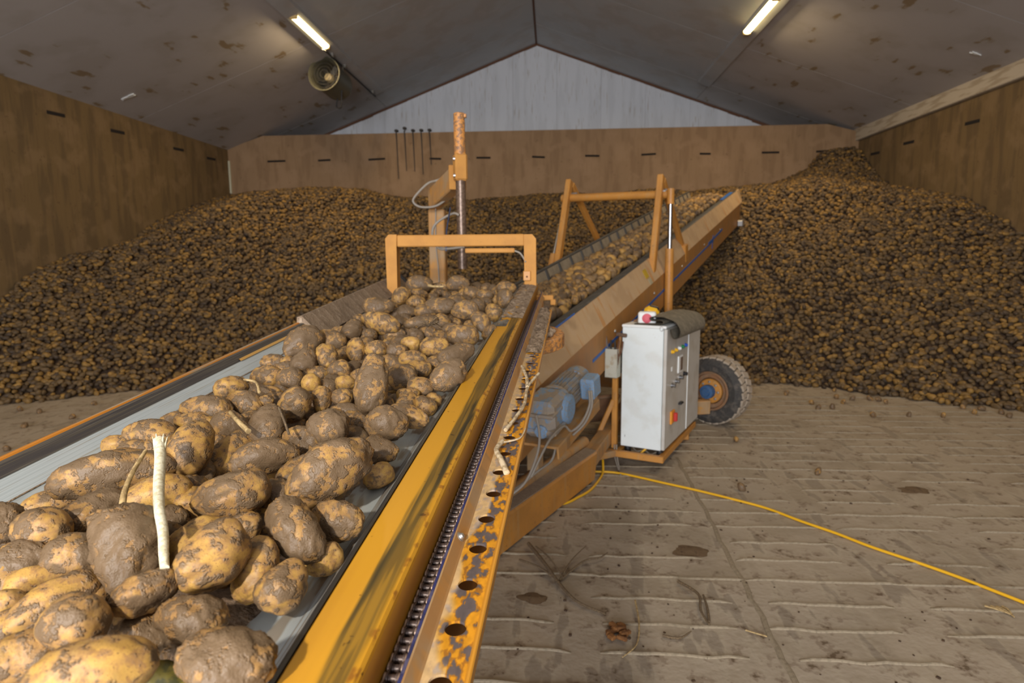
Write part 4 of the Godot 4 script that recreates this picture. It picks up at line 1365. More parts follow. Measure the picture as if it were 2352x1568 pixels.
func build_wheel(o: Node3D, inv: Transform3D) -> void:
	var d := deg_to_rad(41.0)
	var ax := Vector3(sin(d), 0.0, -cos(d))      # away from the camera
	var b := Basis(ax.cross(Vector3.UP).normalized(), -ax, ax.cross(Vector3.UP).normalized().cross(-ax).normalized())
	var at := Vector3(1.775, 0.385, -6.88)
	for e in 2:
		var w := group_part("wheel", o, inv * Transform3D(b, at if e == 0 else Vector3(-0.75, 0.385, -7.95)))
		# local y points at the camera side, the tyre lies behind y = 0
		var s := Shape.new()
		s.lathe(PackedVector2Array([Vector2(0.215, -0.02), Vector2(0.24, 0.0), Vector2(0.31, 0.012), Vector2(0.352, -0.012), Vector2(0.372, -0.03), Vector2(0.376, -0.06), Vector2(0.378, -0.15), Vector2(0.372, -0.24), Vector2(0.35, -0.29), Vector2(0.25, -0.30), Vector2(0.215, -0.28)]), 56)
		part("tyre", s, M.tyre, w, "black tyre wall")
		var k := 28
		for i in k:
			var bs := Shape.new()
			var a := TAU * i / k
			var tb := Basis(Vector3.UP, a)
			bs.xf = Transform3D(tb, Vector3.ZERO)
			bs.box(Vector3(0.374, -0.082, 0.0), Vector3(0.03, 0.105, 0.074), 0.008, Basis(Vector3.RIGHT, 0.25))
			bs.xf = Transform3D(Basis(Vector3.UP, a + PI / k), Vector3.ZERO)
			bs.box(Vector3(0.374, -0.205, 0.0), Vector3(0.03, 0.115, 0.074), 0.008, Basis(Vector3.RIGHT, -0.25))
			part("tread_block", bs, M.tyre_dust, w)
		var rim := Shape.new()
		rim.lathe(PackedVector2Array([Vector2(0.225, -0.012), Vector2(0.215, 0.002), Vector2(0.203, -0.002), Vector2(0.195, -0.05), Vector2(0.16, -0.06), Vector2(0.15, -0.05), Vector2(0.14, -0.1), Vector2(0.0, -0.1)]), 40)
		part("rim", rim, M.orange_brown, w)
		var hub := Shape.new()
		hub.lathe(PackedVector2Array([Vector2(0.0, 0.06), Vector2(0.055, 0.06), Vector2(0.06, 0.05), Vector2(0.065, -0.01), Vector2(0.13, -0.015), Vector2(0.14, -0.025), Vector2(0.14, -0.06)]), 32)
		part("hub_flange", hub, M.orange, w)
		var hc := Shape.new()
		hc.lathe(PackedVector2Array([Vector2(0.0, 0.085), Vector2(0.045, 0.085), Vector2(0.05, 0.07), Vector2(0.078, 0.065), Vector2(0.08, 0.0)]), 12)
		part("hub_cap", hc, M.hub_blue, w, "blue hub centre")
		for i in 8:
			var a := TAU * i / 8
			var n := Shape.new()
			n.xf = Transform3D(Basis(), Vector3(cos(a) * 0.108, -0.016, sin(a) * 0.108))
			n.lathe(PackedVector2Array([Vector2(0.014, 0), Vector2(0.014, 0.02), Vector2(0.0, 0.024)]), 6)
			part("wheel_nut", n, M.zinc, w)


# ------------------------------------------------------------------ control cabinet and what lies on it
func build_cabinet() -> void:
	var d := Vector3(0.433, 0, -0.901).normalized()
	var r := d.cross(Vector3.UP).normalized()
	var K := Transform3D(Basis(r, Vector3.UP, -d).scaled(Vector3.ONE * 0.965), Vector3(0.993, 0.182, -5.303))
	var o := thing("control_cabinet", "tall pale grey steel control cabinet with buttons on its two doors, beside the elevator", "cabinet", K)
	part("body", Shape.new().box(Vector3(-0.222, 0.575, -0.678), Vector3(0.384, 1.15, 1.356), 0.006), M.cabinet, o)
	part("roof_rim", Shape.new().box(Vector3(-0.21, 1.147, -0.678), Vector3(0.415, 0.026, 1.372), 0.006), M.white, o)
	for e in [[0.005, 0.815], [0.832, 1.352]]:
		var dr := part("door", Shape.new().box(Vector3(-0.012, 0.568, -(e[0] + e[1]) / 2), Vector3(0.03, 1.125, e[1] - e[0]), 0.005), M.door, o)
		if e[0] < 0.1:
			var cols := [M.yellow, M.yellow, M.white, M.green, M.lamp_blue]
			var names := ["yellow indicator", "yellow indicator", "white indicator", "green indicator", "blue indicator"]
			for i in 5:
				var b := Shape.new()
				b.xf = Transform3D(Basis(Vector3.BACK, -PI / 2), Vector3(0.003, 0.905, -0.18 - 0.125 * i))
				b.lathe(PackedVector2Array([Vector2(0.019, 0), Vector2(0.019, 0.01), Vector2(0.015, 0.012), Vector2(0.015, 0.022), Vector2(0.01, 0.028), Vector2(0, 0.029)]), 16)
				part("indicator", b, cols[i], dr, names[i])
			part("display_frame", Shape.new().box(Vector3(0.008, 0.745, -0.49), Vector3(0.012, 0.165, 0.16), 0.003), M.white, dr)
			part("display", Shape.new().box(Vector3(0.014, 0.745, -0.51), Vector3(0.008, 0.13, 0.085), 0.002), plain("6d5b4e", 0.4), dr, "brown display window")
			part("plate", Shape.new().box(Vector3(0.005, 0.74, -0.2), Vector3(0.004, 0.04, 0.04), 0.001), M.white, dr)
			for i in 4:
				var b := Shape.new()
				b.xf = Transform3D(Basis(Vector3.BACK, -PI / 2), Vector3(0.003, 0.585 + 0.012 * i, -0.2 - 0.15 * i))
				b.lathe(PackedVector2Array([Vector2(0.023, 0), Vector2(0.023, 0.012), Vector2(0.016, 0.014), Vector2(0.018, 0.04), Vector2(0.0, 0.042)]), 16)
				part("knob", b, M.chrome if i < 3 else M.black, dr, "silver knob" if i < 3 else "black knob")
			part("switch_plate", Shape.new().box(Vector3(0.012, 0.275, -0.235), Vector3(0.02, 0.125, 0.125), 0.006), M.yellow_orange, dr, "yellow plate of the main switch")
			var rs := Shape.new()
			rs.box(Vector3(0.04, 0.275, -0.245), Vector3(0.036, 0.085, 0.035), 0.008)
			part("switch_handle", rs, M.red, dr, "red main switch handle")
			part("door_latch", Shape.new().box(Vector3(0.02, 0.35, -0.52), Vector3(0.035, 0.022, 0.09), 0.006), M.black, dr)
	part("door_gap", Shape.new().box(Vector3(-0.004, 0.57, -0.8235), Vector3(0.024, 1.12, 0.017), 0.003), M.white, o, "white strip between the doors")
	for p in [Vector2(-0.05, -0.06), Vector2(-0.36, -0.06), Vector2(-0.05, -1.3), Vector2(-0.36, -1.3)]:
		var f := Shape.new()
		f.xf = Transform3D(Basis(), Vector3(p.x, -0.068, p.y))
		f.lathe(PackedVector2Array([Vector2(0, 0.072), Vector2(0.03, 0.072), Vector2(0.032, 0.0), Vector2(0.026, -0.01), Vector2(0, -0.01)]), 16)
		part("rubber_foot", f, M.black, o)
	part("corner_mark", Shape.new().box(Vector3(-0.372, 0.1, 0.0005), Vector3(0.004, 0.022, 0.002), 0.0005), M.black, o)
	var rg := []
	for i in 17:
		rg.append(Vector3(-0.045 + cos(TAU * i / 16) * 0.016, 1.135 + sin(TAU * i / 16) * 0.02, 0.008))
	part("lifting_ring", Shape.new().tube(rg, 0.003, 6), M.zinc, o)

	# folded rubber sheet lying over the top
	var prof := [Vector2(-0.30, 1.166), Vector2(-0.2, 1.166), Vector2(-0.11, 1.168), Vector2(-0.05, 1.172), Vector2(-0.03, 1.19), Vector2(-0.055, 1.206), Vector2(-0.12, 1.202), Vector2(-0.145, 1.207), Vector2(-0.15, 1.222), Vector2(-0.12, 1.233), Vector2(-0.03, 1.232), Vector2(0.05, 1.212), Vector2(0.105, 1.165), Vector2(0.125, 1.105), Vector2(0.108, 1.06), Vector2(0.07, 1.052), Vector2(0.05, 1.085), Vector2(0.04, 1.13)]
	var pts := []
	for p in prof:
		pts.append(Vector3(p.x, p.y, 0))
	var sp := smooth_path(pts, 5)
	var sh := Shape.new()
	var nz := 14
	var rows := []
	for side in 2:
		for k in nz + 1:
			var t := float(k) / nz
			var row := []
			for i in sp.size():
				var q: Vector3 = sp[i]
				var q0: Vector3 = sp[maxi(i - 1, 0)]
				var q1: Vector3 = sp[mini(i + 1, sp.size() - 1)]
				var nn := Vector3(-(q1 - q0).y, (q1 - q0).x, 0).normalized()
				var lift := (0.02 * sin(t * PI) + 0.012 * N3.get_noise_2d(t * 260.0, q.x * 300.0)) * sm(1.17, 1.24, q.y)
				var off := nn * (0.0045 if side == 0 else -0.0045)
				row.append(sh.vert(Vector3(q.x + (t - 0.3) * 0.03, q.y + lift, -0.02 - t * (0.86 + 0.05 * q.x)) + off, nn if side == 0 else -nn, Vector2.ZERO))
			rows.append(row)
	for side in 2:
		for k in nz:
			for i in sp.size() - 1:
				var a: int = rows[side * (nz + 1) + k][i]
				var b: int = rows[side * (nz + 1) + k][i + 1]
				var c: int = rows[side * (nz + 1) + k + 1][i + 1]
				var e: int = rows[side * (nz + 1) + k + 1][i]
				sh.idx.append_array([a, c, b, a, e, c] if side == 0 else [a, b, c, a, c, e])
	for k in [0, nz]:
		for i in sp.size() - 1:
			sh.idx.append_array([rows[k][i], rows[k][i + 1], rows[nz + 1 + k][i + 1], rows[k][i], rows[nz + 1 + k][i + 1], rows[nz + 1 + k][i]])
	var mo := part("rubber_sheet", sh, M.mat_grey, self)
	mo.transform = K
	tag(mo, "grey-green rubber sheet folded over the top of the control cabinet, its end hanging down", "rubber sheet")

	# crumpled yellow packet and a white carton beside it
	var pk := thing("packet", "yellow and black packet with a round pink end lying on the control cabinet", "packet", K * Transform3D(Basis(Vector3.UP, 0.25), Vector3(-0.24, 1.162, -0.20)))
	part("carton", Shape.new().box(Vector3(0.0, 0.055, 0.05), Vector3(0.16, 0.11, 0.12), 0.012), M.white, pk, "white carton side")
	part("wrapper", Shape.new().box(Vector3(0.03, 0.08, -0.09), Vector3(0.14, 0.13, 0.2), 0.03, Basis(Vector3.BACK, -0.25)), M.yellow, pk, "yellow wrapper")
	part("dark_print", Shape.new().box(Vector3(0.052, 0.125, -0.1), Vector3(0.1, 0.05, 0.14), 0.02, Basis(Vector3.BACK, -0.25)), M.black, pk, "black printed panel")
	var pe := Shape.new()
	pe.xf = Transform3D(Basis(Vector3.RIGHT, PI / 2), Vector3(0.0, 0.052, 0.108))
	pe.lathe(PackedVector2Array([Vector2(0.045, 0), Vector2(0.042, 0.012), Vector2(0.02, 0.02), Vector2(0, 0.021)]), 20)
	part("round_end", pe, M.pink, pk, "round pink end")
	# board and dust behind the sheet
	tag(part("flat_board", Shape.new().box(K * Vector3(-0.27, 1.171, -0.6), Vector3(0.22, 0.02, 0.72), 0.004, K.basis.orthonormalized()), M.orange_brown, self), "flat brown dusty board lying on the control cabinet behind the packet", "board")

	# tool holder on the cabinet stand
	var th := thing("tool_holder", "small open grey tin box holding tools, hung on the side of the control cabinet", "tool box", K * Transform3D(Basis(), Vector3(-0.485, 0.665, 0.045)))
	for e in [[Vector3(0, 0.135, 0.055), Vector3(0.11, 0.27, 0.006)], [Vector3(0, 0.135, -0.055), Vector3(0.11, 0.27, 0.006)], [Vector3(-0.054, 0.135, 0), Vector3(0.006, 0.27, 0.116)], [Vector3(0.054, 0.135, 0), Vector3(0.006, 0.27, 0.116)]]:
		part("side", Shape.new().box(e[0], e[1], 0.002), M.box_grey, th)
	part("bottom", Shape.new().box(Vector3(0, 0.004, 0), Vector3(0.114, 0.008, 0.116), 0.002), M.box_grey, th)
	var B := K * Transform3D(Basis(), Vector3(-0.485, 0.665, 0.045))
	var sd := thing("screwdriver", "screwdriver with a dark blue handle leaning in the tin tool box", "screwdriver", B * Transform3D(Basis(Vector3.BACK, 0.42) * Basis(Vector3.RIGHT, 0.1), Vector3(-0.02, 0.12, 0.01)))
	var hs := Shape.new()
	hs.lathe(PackedVector2Array([Vector2(0, 0.14), Vector2(0.012, 0.145), Vector2(0.019, 0.17), Vector2(0.015, 0.2), Vector2(0.02, 0.25), Vector2(0.014, 0.28), Vector2(0, 0.285)]), 14)
	part("handle", hs, plain("2b2f5a", 0.35), sd)
	part("shaft", Shape.new().tube([Vector3(0, 0.0, 0), Vector3(0, 0.145, 0)], 0.004, 8), M.zinc, sd)
	var wr := thing("wrench", "bright ring spanner standing in the tin tool box", "wrench", B * Transform3D(Basis(Vector3.BACK, 0.16), Vector3(0.0, 0.03, 0.02)))
	part("shank", Shape.new().bar(Vector3(0, 0.0, 0), Vector3(-0.012, 0.40, 0), 0.018, 0.008), M.chrome, wr)
	var wring := []
	for i in 15:
		wring.append(Vector3(-0.0125 + cos(TAU * i / 14) * 0.015, 0.42 + sin(TAU * i / 14) * 0.017, 0))
	part("ring_end", Shape.new().tube(wring, 0.006, 7), M.chrome, wr)
	var hm := thing("hammer", "old hammer with a dark head standing handle-down in the tin tool box", "hammer", B * Transform3D(Basis(Vector3.BACK, -0.1), Vector3(0.03, 0.03, -0.01)))
	part("shaft", Shape.new().tube([Vector3(0, 0, 0), Vector3(0, 0.36, 0)], 0.012, 9), plain("8d6337", 0.7), hm)
	part("head", Shape.new().box(Vector3(0.01, 0.372, 0), Vector3(0.1, 0.034, 0.034), 0.006), M.steel_worn, hm)
	for k in 2:
		var pl := thing("pliers", ["pliers with dark grips in the tin tool box, next to the spanner", "pliers with worn brown grips in the tin tool box, next to the hammer"][k], "pliers", B * Transform3D(Basis(Vector3.BACK, [0.02, -0.16][k]), Vector3([0.014, 0.038][k], 0.05, [0.03, 0.03][k])))
		for e in [-1, 1]:
			part("grip", Shape.new().tube(smooth_path([Vector3(e * 0.006, 0.16, 0), Vector3(e * 0.02, 0.22, 0), Vector3(e * 0.018, 0.30, 0)]), 0.008, 8), [M.black, M.rust][k], pl)
		part("jaws", Shape.new().box(Vector3(0, 0.12, 0), Vector3(0.024, 0.1, 0.012), 0.004), M.steel_worn, pl)
	# plug, cables, strap
	var so := thing("power_plug", "blue-grey plug on the orange stand with a yellow cable hanging from it", "plug", Transform3D(Basis(), Vector3(0.458, 0.150, -5.42)))
	var ps := Shape.new()
	ps.lathe(PackedVector2Array([Vector2(0, 0.075), Vector2(0.03, 0.075), Vector2(0.036, 0.065), Vector2(0.036, 0.03), Vector2(0.03, 0.028), Vector2(0.03, 0.0), Vector2(0.0, 0.0)]), 18)
	part("shell", ps, plain("56737c", 0.6), so)
	part("lid", Shape.new().box(Vector3(0, 0.08, 0), Vector3(0.075, 0.014, 0.06), 0.005), M.dust, so)
	var c1 := Shape.new()
	c1.tube(smooth_path([Vector3(0.458, 0.155, -5.39), Vector3(0.462, 0.09, -5.33), Vector3(0.455, 0.02, -5.22), Vector3(0.42, 0.012, -5.08), Vector3(0.33, 0.011, -4.83), Vector3(0.22, 0.011, -4.66), Vector3(0.05, 0.011, -4.5), Vector3(-0.3, 0.011, -4.6)]), 0.0105, 9)
	tag(part("power_cable", c1, M.cable_yellow, self), "yellow cable dropping from the plug and curling under the orange beam", "cable")
	var cp := []
	for p in [Vector2(0.2, -5.3), Vector2(0.4, -5.241), Vector2(0.514, -5.235), Vector2(0.66, -5.176), Vector2(0.929, -5.001), Vector2(1.18, -4.838), Vector2(1.41, -4.668), Vector2(1.62, -4.501), Vector2(1.788, -4.279), Vector2(1.947, -4.092), Vector2(2.082, -3.902), Vector2(2.25, -3.715), Vector2(2.398, -3.54), Vector2(2.509, -3.38), Vector2(2.579, -3.279), Vector2(2.8, -2.95), Vector2(3.2, -2.5)]:
		cp.append(Vector3(p.x, 0.011 + 0.004 * absf(N3.get_noise_1d(p.x * 90.0)), p.y))
	tag(part("extension_cable", Shape.new().tube(smooth_path(cp), 0.0095, 9), M.cable_yellow, self), "long yellow cable winding across the open floor", "cable")
	tag(part("webbing_strap", Shape.new().tube(smooth_path([Vector3(0.593, 0.20, -5.44), Vector3(0.598, 0.09, -5.40), Vector3(0.61, 0.012, -5.3), Vector3(0.605, 0.008, -5.18)]), 0.007, 6).tube(smooth_path([Vector3(0.574, 0.20, -5.44), Vector3(0.578, 0.09, -5.40), Vector3(0.60, 0.012, -5.28)]), 0.006, 6), M.cable_grey, self), "grey double strap end hanging from the cabinet stand to the floor", "strap")
	tag(part("cable_bundle", Shape.new().tube(smooth_path([K * Vector3(-0.33, -0.02, -0.1), K * Vector3(-0.26, -0.045, -0.03), K * Vector3(-0.2, -0.03, -0.06), K * Vector3(-0.12, -0.05, -0.02), K * Vector3(-0.06, -0.02, -0.12)]), 0.008, 6), M.cable_grey, self), "loose grey wires under the control cabinet", "wire")
	tag(part("feed_cable", Shape.new().tube([K * Vector3(-0.22, -0.055, 0.0), K * Vector3(-0.17, -0.0, -0.04)], 0.011, 7), M.cable_yellow, self), "short yellow cable end under the control cabinet", "cable")


# ------------------------------------------------------------------ potatoes
# a potato with half-length A along x and half-widths B; state 0 clean .. 3 coated; kind n/r/k/l
func potato_mesh(A: float, B: float, seed_: int, mud: int, kind: String, R: int, S: int) -> ArrayMesh:
	var s := Shape.new()
	var o := Vector3(seed_ * 37.3, seed_ * 11.7, seed_ * 5.1)
	var taper := 0.16 * sin(seed_ * 2.3)
	var bend := 0.22 * sin(seed_ * 1.7) * (1.5 if kind == "l" else 1.0)
	var flat := 0.9 + 0.14 * sin(seed_ * 3.1)
	var lump := 0.10 if kind == "n" else 0.07 if kind == "r" else 0.13 if kind == "l" else 0.17
	var clod: float = [0.0003, 0.0006, 0.0013, 0.0020][mud]
	if kind == "k":
		clod *= 1.5
	var eyes: Array[Vector3] = []
	for i in 4:
		eyes.append(Vector3(sin(seed_ * 1.3 + i * 2.1), cos(seed_ * 2.9 + i * 1.7), sin(seed_ * 0.7 + i * 4.0)).normalized())
	var rows := []
	for i in R + 1:
		var t := PI * i / R
		var ct := cos(t)
		var st := sin(t)
		st = pow(maxf(st, 0.0), 0.86)
		var row := []
		for j in S:
			var a := TAU * j / S
			var p := Vector3(ct, st * cos(a), st * sin(a))
			var pn := p.normalized()
			var w := 1.0 + taper * ct
			var q := Vector3(ct * A, st * cos(a) * B * w, st * sin(a) * B * w * flat)
			q.y += bend * B * (ct * ct - 0.4)
			var dent := 0.0
			for e in eyes:
				var dd := pn.distance_squared_to(e)
				if dd < 0.12:
					dent -= 0.07 * pow(1.0 - dd / 0.12, 2.0)
			var k := lump * N3.get_noise_3dv(pn * 48.0 + o) + lump * 0.45 * N3.get_noise_3dv(pn * 115.0 + o) + dent
			q += pn * B * k
			var rough := N3.get_noise_3dv(q * 5200.0 + o)
			var rough2 := N3.get_noise_3dv(q * 13000.0 + o)
			q += pn * clod * (maxf(rough + 0.1, 0.0) * 1.6 + 0.5 * rough2 + 0.2)
			row.append(q)
		rows.append(row)
	var out := PackedVector3Array()
	var nor := PackedVector3Array()
	for row in rows:
		for q in row:
			out.append(q)
	nor.resize(out.size())
	var idx := PackedInt32Array()
	for i in R:
		for j in S:
			var a := i * S + j
			var b := i * S + (j + 1) % S
			var c := a + S
			var e := b + S
			for f in [[a, b, c], [b, e, c]]:
				var nn: Vector3 = (out[f[2]] - out[f[0]]).cross(out[f[1]] - out[f[0]])
				nor[f[0]] += nn
				nor[f[1]] += nn
				nor[f[2]] += nn
				idx.append_array(f)
	# the rings at both ends are one point each
	for ring in [0, R]:
		var sum := Vector3.ZERO
		for j in S:
			sum += nor[ring * S + j]
		for j in S:
			nor[ring * S + j] = sum
	for i in nor.size():
		var nn := nor[i].normalized()
		if nn.dot(out[i]) < -0.0 and nn.length() < 0.5:
			nn = out[i].normalized()
		nor[i] = nn
	var arr := []
	arr.resize(Mesh.ARRAY_MAX)
	arr[Mesh.ARRAY_VERTEX] = out
	arr[Mesh.ARRAY_NORMAL] = nor
	arr[Mesh.ARRAY_INDEX] = idx
	var m := ArrayMesh.new()
	m.add_surface_from_arrays(Mesh.PRIMITIVE_TRIANGLES, arr)
	return m


var n_tuber := 0
var spare := []    # shared meshes for potatoes too small to be told apart by shape


func along(x: Vector3, spin: float) -> Basis:
	x = x.normalized()
	var z := x.cross(Vector3.UP)
	if z.length() < 0.1:
		z = x.cross(Vector3.RIGHT)
	z = z.normalized()
	return Basis(x, z.cross(x), z) * Basis(Vector3.RIGHT, spin)


# one potato of the near load: place and axis in the front conveyor's frame
func tuber(u: float, v: float, s: float, ax: float, ay: float, az: float, A: float, B: float, mud: int, kind: String, label := "", group := "") -> void:
	n_tuber += 1
	var o := MeshInstance3D.new()
	o.name = numbered("potato")
	var fine := B > 0.024
	o.mesh = potato_mesh(A, B, n_tuber, mud, kind, 34 if fine else 22, 40 if fine else 26)
	o.material_override = M.potato_green if label.begins_with("green") else M.potato[mud * 4 + n_tuber % 4]
	o.transform = Transform3D(T1.basis * along(Vector3(ax, ay, -az), n_tuber * 1.9), L1(u, v, s))
	add_child(o, true)
	tag(o, label, "potato", group)


func spare_potato(at: Vector3, size: float, mud: int, label: String, group: String) -> void:
	var o := MeshInstance3D.new()
	o.name = numbered("potato")
	o.mesh = spare[rng.randi() % spare.size()]
	o.material_override = M.potato[mud * 4 + rng.randi() % 4]
	o.transform = Transform3D(Basis.from_euler(Vector3(rng.randf_range(-0.4, 0.4), rng.randf() * TAU, rng.randf() * TAU)).scaled_local(Vector3.ONE * size / 0.03), at)
	add_child(o, true)
	tag(o, label, "potato", group)


func build_load() -> void:
	tuber(-0.726, -0.002, -2.419, 0.961, -0.208, 0.184, 0.060, 0.036, 1, "n", "smooth tan potato lying against the grey side wall above the longest potato")
	tuber(-0.806, -0.033, -2.417, 0.924, -0.128, 0.361, 0.043, 0.027, 1, "n", "half-hidden tan potato behind the longest potato, beside the grey side wall")
	tuber(-0.527, 0.030, -2.566, -0.056, -0.591, -0.805, 0.064, 0.046, 1, "n", "upright oval potato with a clean pale lower end, behind the white dead stem")
	tuber(-0.677, -0.009, -2.327, 0.965, -0.157, 0.211, 0.048, 0.029, 1, "n", "light-spotted potato behind the upright oval one with the clean lower end")
	tuber(-0.608, 0.025, -2.678, 0.804, -0.031, 0.594, 0.107, 0.041, 2, "l", "longest potato of the load, muddy with golden streaks, left of the white dead stem")
	tuber(-0.687, 0.002, -2.261, 0.973, -0.184, 0.143, 0.064, 0.040, 2, "n", "broad muddy potato with one tan blaze resting against the grey side wall")
	tuber(-0.566, -0.002, -2.357, 0.964, -0.263, 0.028, 0.046, 0.036, 3, "r", "earth-coated potato with a short straw stalk across its top")
	tuber(-0.625, -0.005, -2.188, 0.978, -0.192, 0.076, 0.047, 0.033, 2, "n", "split potato with a dark hollow opening in its side")
	tuber(-0.436, 0.024, -2.417, 0.102, -0.715, -0.692, 0.052, 0.040, 3, "n", "mud-topped potato with a bright bare lower end, below the straw splinter")
	tuber(-0.359, 0.020, -2.579, 0.836, 0.022, 0.549, 0.067, 0.036, 3, "n", "plain earth-covered long oval potato in the middle of the load")
	tuber(-0.503, -0.024, -2.485, 0.303, 0.395, 0.867, 0.080, 0.036, 1, "n", "pale scuffed potato sticking out from under the plain long oval one")
	tuber(-0.581, -0.034, -2.388, 0.947, -0.103, 0.304, 0.028, 0.026, 1, "r", "small freckled potato in the gap beside the upright oval one")
	tuber(-0.532, -0.032, -2.363, 0.889, -0.441, -0.121, 0.034, 0.028, 2, "r", "small potato tucked under the mud-topped potato with a bright lower end")
	tuber(-0.328, 0.031, -2.753, 0.711, 0.080, 0.699, 0.064, 0.047, 2, "n", "big flattish potato with skin showing through in patches, right of the white dead stem")
	tuber(-0.191, 0.035, -2.661, 0.544, 0.258, 0.798, 0.086, 0.051, 2, "k", "large knobbly potato with a swollen elbow, beside the grey belt edge")
	tuber(-0.161, -0.008, -2.461, 0.925, -0.292, -0.243, 0.038, 0.030, 3, "n", "damp shiny potato behind the large knobbly one")
	tuber(-0.144, -0.035, -2.534, 0.667, 0.215, 0.713, 0.033, 0.025, 0, "n", "clean cream-coloured small potato poking out under the large knobbly one")
	tuber(-0.137, -0.003, -2.768, 0.983, -0.185, -0.001, 0.044, 0.035, 2, "n", "round mud-filmed potato touching the belt edge below the large knobbly one")
	tuber(-0.175, 0.019, -2.838, 0.707, -0.545, -0.450, 0.061, 0.035, 3, "n", "long earth-caked potato pointing down to the clean cream-ended potato")
	tuber(-0.136, -0.032, -2.838, 0.809, 0.074, 0.583, 0.031, 0.028, 0, "n", "cream-ended bright potato lying on the grey belt next to the yellow rail")
	tuber(-0.149, -0.006, -2.941, 0.321, 0.323, 0.890, 0.039, 0.032, 1, "n", "oval potato with one dark mud patch, lying on the bare stretch of belt")
	tuber(-0.205, -0.001, -2.913, -0.106, 0.541, 0.834, 0.047, 0.037, 1, "n", "potato with a muddy top half and a clean glowing lower half, on the bare belt")
	tuber(-0.238, 0.047, -2.958, 0.302, 0.298, 0.906, 0.054, 0.041, 1, "n", "large broad oval potato balanced on top, its mud broken into islands")
	tuber(-0.333, 0.001, -2.858, 0.195, 0.361, 0.912, 0.049, 0.039, 0, "n", "golden potato mostly hidden under the large broad oval one")
	tuber(-0.293, -0.010, -2.788, 0.954, -0.119, 0.274, 0.029, 0.028, 1, "r", "small tan potato between the large broad oval and the long earth-caked one")
	tuber(-0.287, -0.005, -2.690, 0.956, -0.284, -0.079, 0.036, 0.033, 2, "n", "rust-tinted potato wedged left of the large knobbly one")
	tuber(-0.286, -0.006, -2.601, 0.319, 0.428, 0.846, 0.050, 0.032, 2, "n", "mottled potato with pale flecks behind the rust-tinted one")
	tuber(-0.339, 0.001, -2.456, 0.954, -0.281, -0.104, 0.047, 0.039, 2, "n", "muddy potato with a cream lower edge, above the mottled one")
	tuber(-0.386, 0.031, -2.930, 0.548, -0.652, -0.524, 0.072, 0.047, 3, "k", "huge potato caked with lumpy soil on one side, left of the white dead stem")
	tuber(-0.288, 0.036, -3.025, 0.633, 0.071, 0.771, 0.040, 0.030, 2, "n", "oval potato with a soiled back and golden tip, lying over the huge caked one")
	tuber(-0.507, -0.002, -2.709, 0.749, 0.017, 0.662, 0.061, 0.036, 0, "n", "golden bare potato crossed by the white dead stem")
	tuber(-0.571, 0.003, -2.780, 0.397, 0.172, 0.902, 0.056, 0.041, 3, "n", "evenly mud-brown potato below the longest potato")
	tuber(-0.588, 0.018, -2.864, 0.935, -0.291, 0.204, 0.042, 0.034, 1, "r", "rounded potato with a golden shining face, left of the evenly mud-brown one")
	tuber(-0.740, -0.032, -2.686, 0.690, 0.004, 0.724, 0.053, 0.028, 1, "n", "thin-looking potato lying in the trough between side wall and golden round one")
	tuber(-0.500, -0.003, -2.904, 0.938, -0.329, 0.111, 0.042, 0.035, 2, "n", "potato with a tan muddy front, left of the huge caked one")
	tuber(-0.583, -0.008, -2.915, 0.721, -0.032, 0.692, 0.043, 0.030, 3, "n", "dull brown oval potato at the frame edge below the dark one")
	tuber(-0.678, 0.016, -2.848, 0.897, -0.191, 0.399, 0.034, 0.032, 3, "r", "dark earth-covered potato cut off by the picture edge")
	tuber(-0.527, -0.016, -2.945, 0.821, -0.095, 0.563, 0.040, 0.022, 0, "n", "golden slim potato with scattered mud spots, above the round tan one")
	tuber(-0.449, -0.008, -3.000, 0.497, 0.094, 0.863, 0.058, 0.030, 1, "n", "long tan and brown potato lying behind the round tan one")
	tuber(-0.513, -0.013, -3.002, 0.905, -0.217, 0.366, 0.026, 0.025, 0, "r", "pale yellow potato with cracked mud spots by the picture edge")
	tuber(-0.327, 0.040, -3.093, 0.932, -0.361, 0.029, 0.037, 0.034, 1, "r", "round tan potato with mud only on its upper back")
	tuber(-0.215, 0.018, -3.044, 0.960, -0.198, 0.198, 0.041, 0.034, 3, "r", "ball-shaped potato wholly coated in brown soil")
	tuber(-0.291, -0.028, -3.037, 0.956, -0.259, 0.138, 0.040, 0.032, 3, "k", "soil-crusted potato in the hollow behind the ball-shaped one")
	tuber(-0.114, 0.041, -3.134, 0.967, -0.186, 0.173, 0.051, 0.035, 3, "n", "big soil-brown potato at the lower edge beside the belt, tan patch on its right")
	tuber(-0.250, 0.038, -3.160, 0.847, -0.101, 0.522, 0.062, 0.032, 0, "n", "very large pale potato with small mud flecks along the lower picture edge")
	tuber(-0.222, -0.018, -3.105, 0.943, -0.181, 0.279, 0.032, 0.020, 2, "r", "green-tinged potato between the very large pale one and the big soil-brown one")
	tuber(-0.371, 0.014, -3.120, 0.842, -0.130, 0.524, 0.041, 0.030, 2, "n", "brown broad potato in the lower corner, above the very large pale one")
	tuber(-0.448, -0.045, -2.926, 0.924, -0.186, 0.333, 0.017, 0.015, 1, "r", "small tan potato in the dark gap left of the oval with a golden tip")
	tuber(-0.287, -0.041, -2.891, 0.883, -0.054, 0.466, 0.028, 0.019, 0, "n", "shaded yellow potato under the large broad oval one")
	tuber(-0.328, -0.044, -2.901, 0.943, -0.154, 0.294, 0.020, 0.016, 1, "r", "little tan potato under the ball-shaped and the large broad one")
	tuber(-0.449, -0.026, -2.688, 0.942, -0.129, 0.309, 0.035, 0.034, 1, "n", "tan sliver of a potato between white dead stem and the big flattish one")
	tuber(-0.481, -0.013, -2.641, 0.941, -0.124, 0.313, 0.026, 0.025, 2, "r", "small muddy potato right beside the top of the white dead stem")
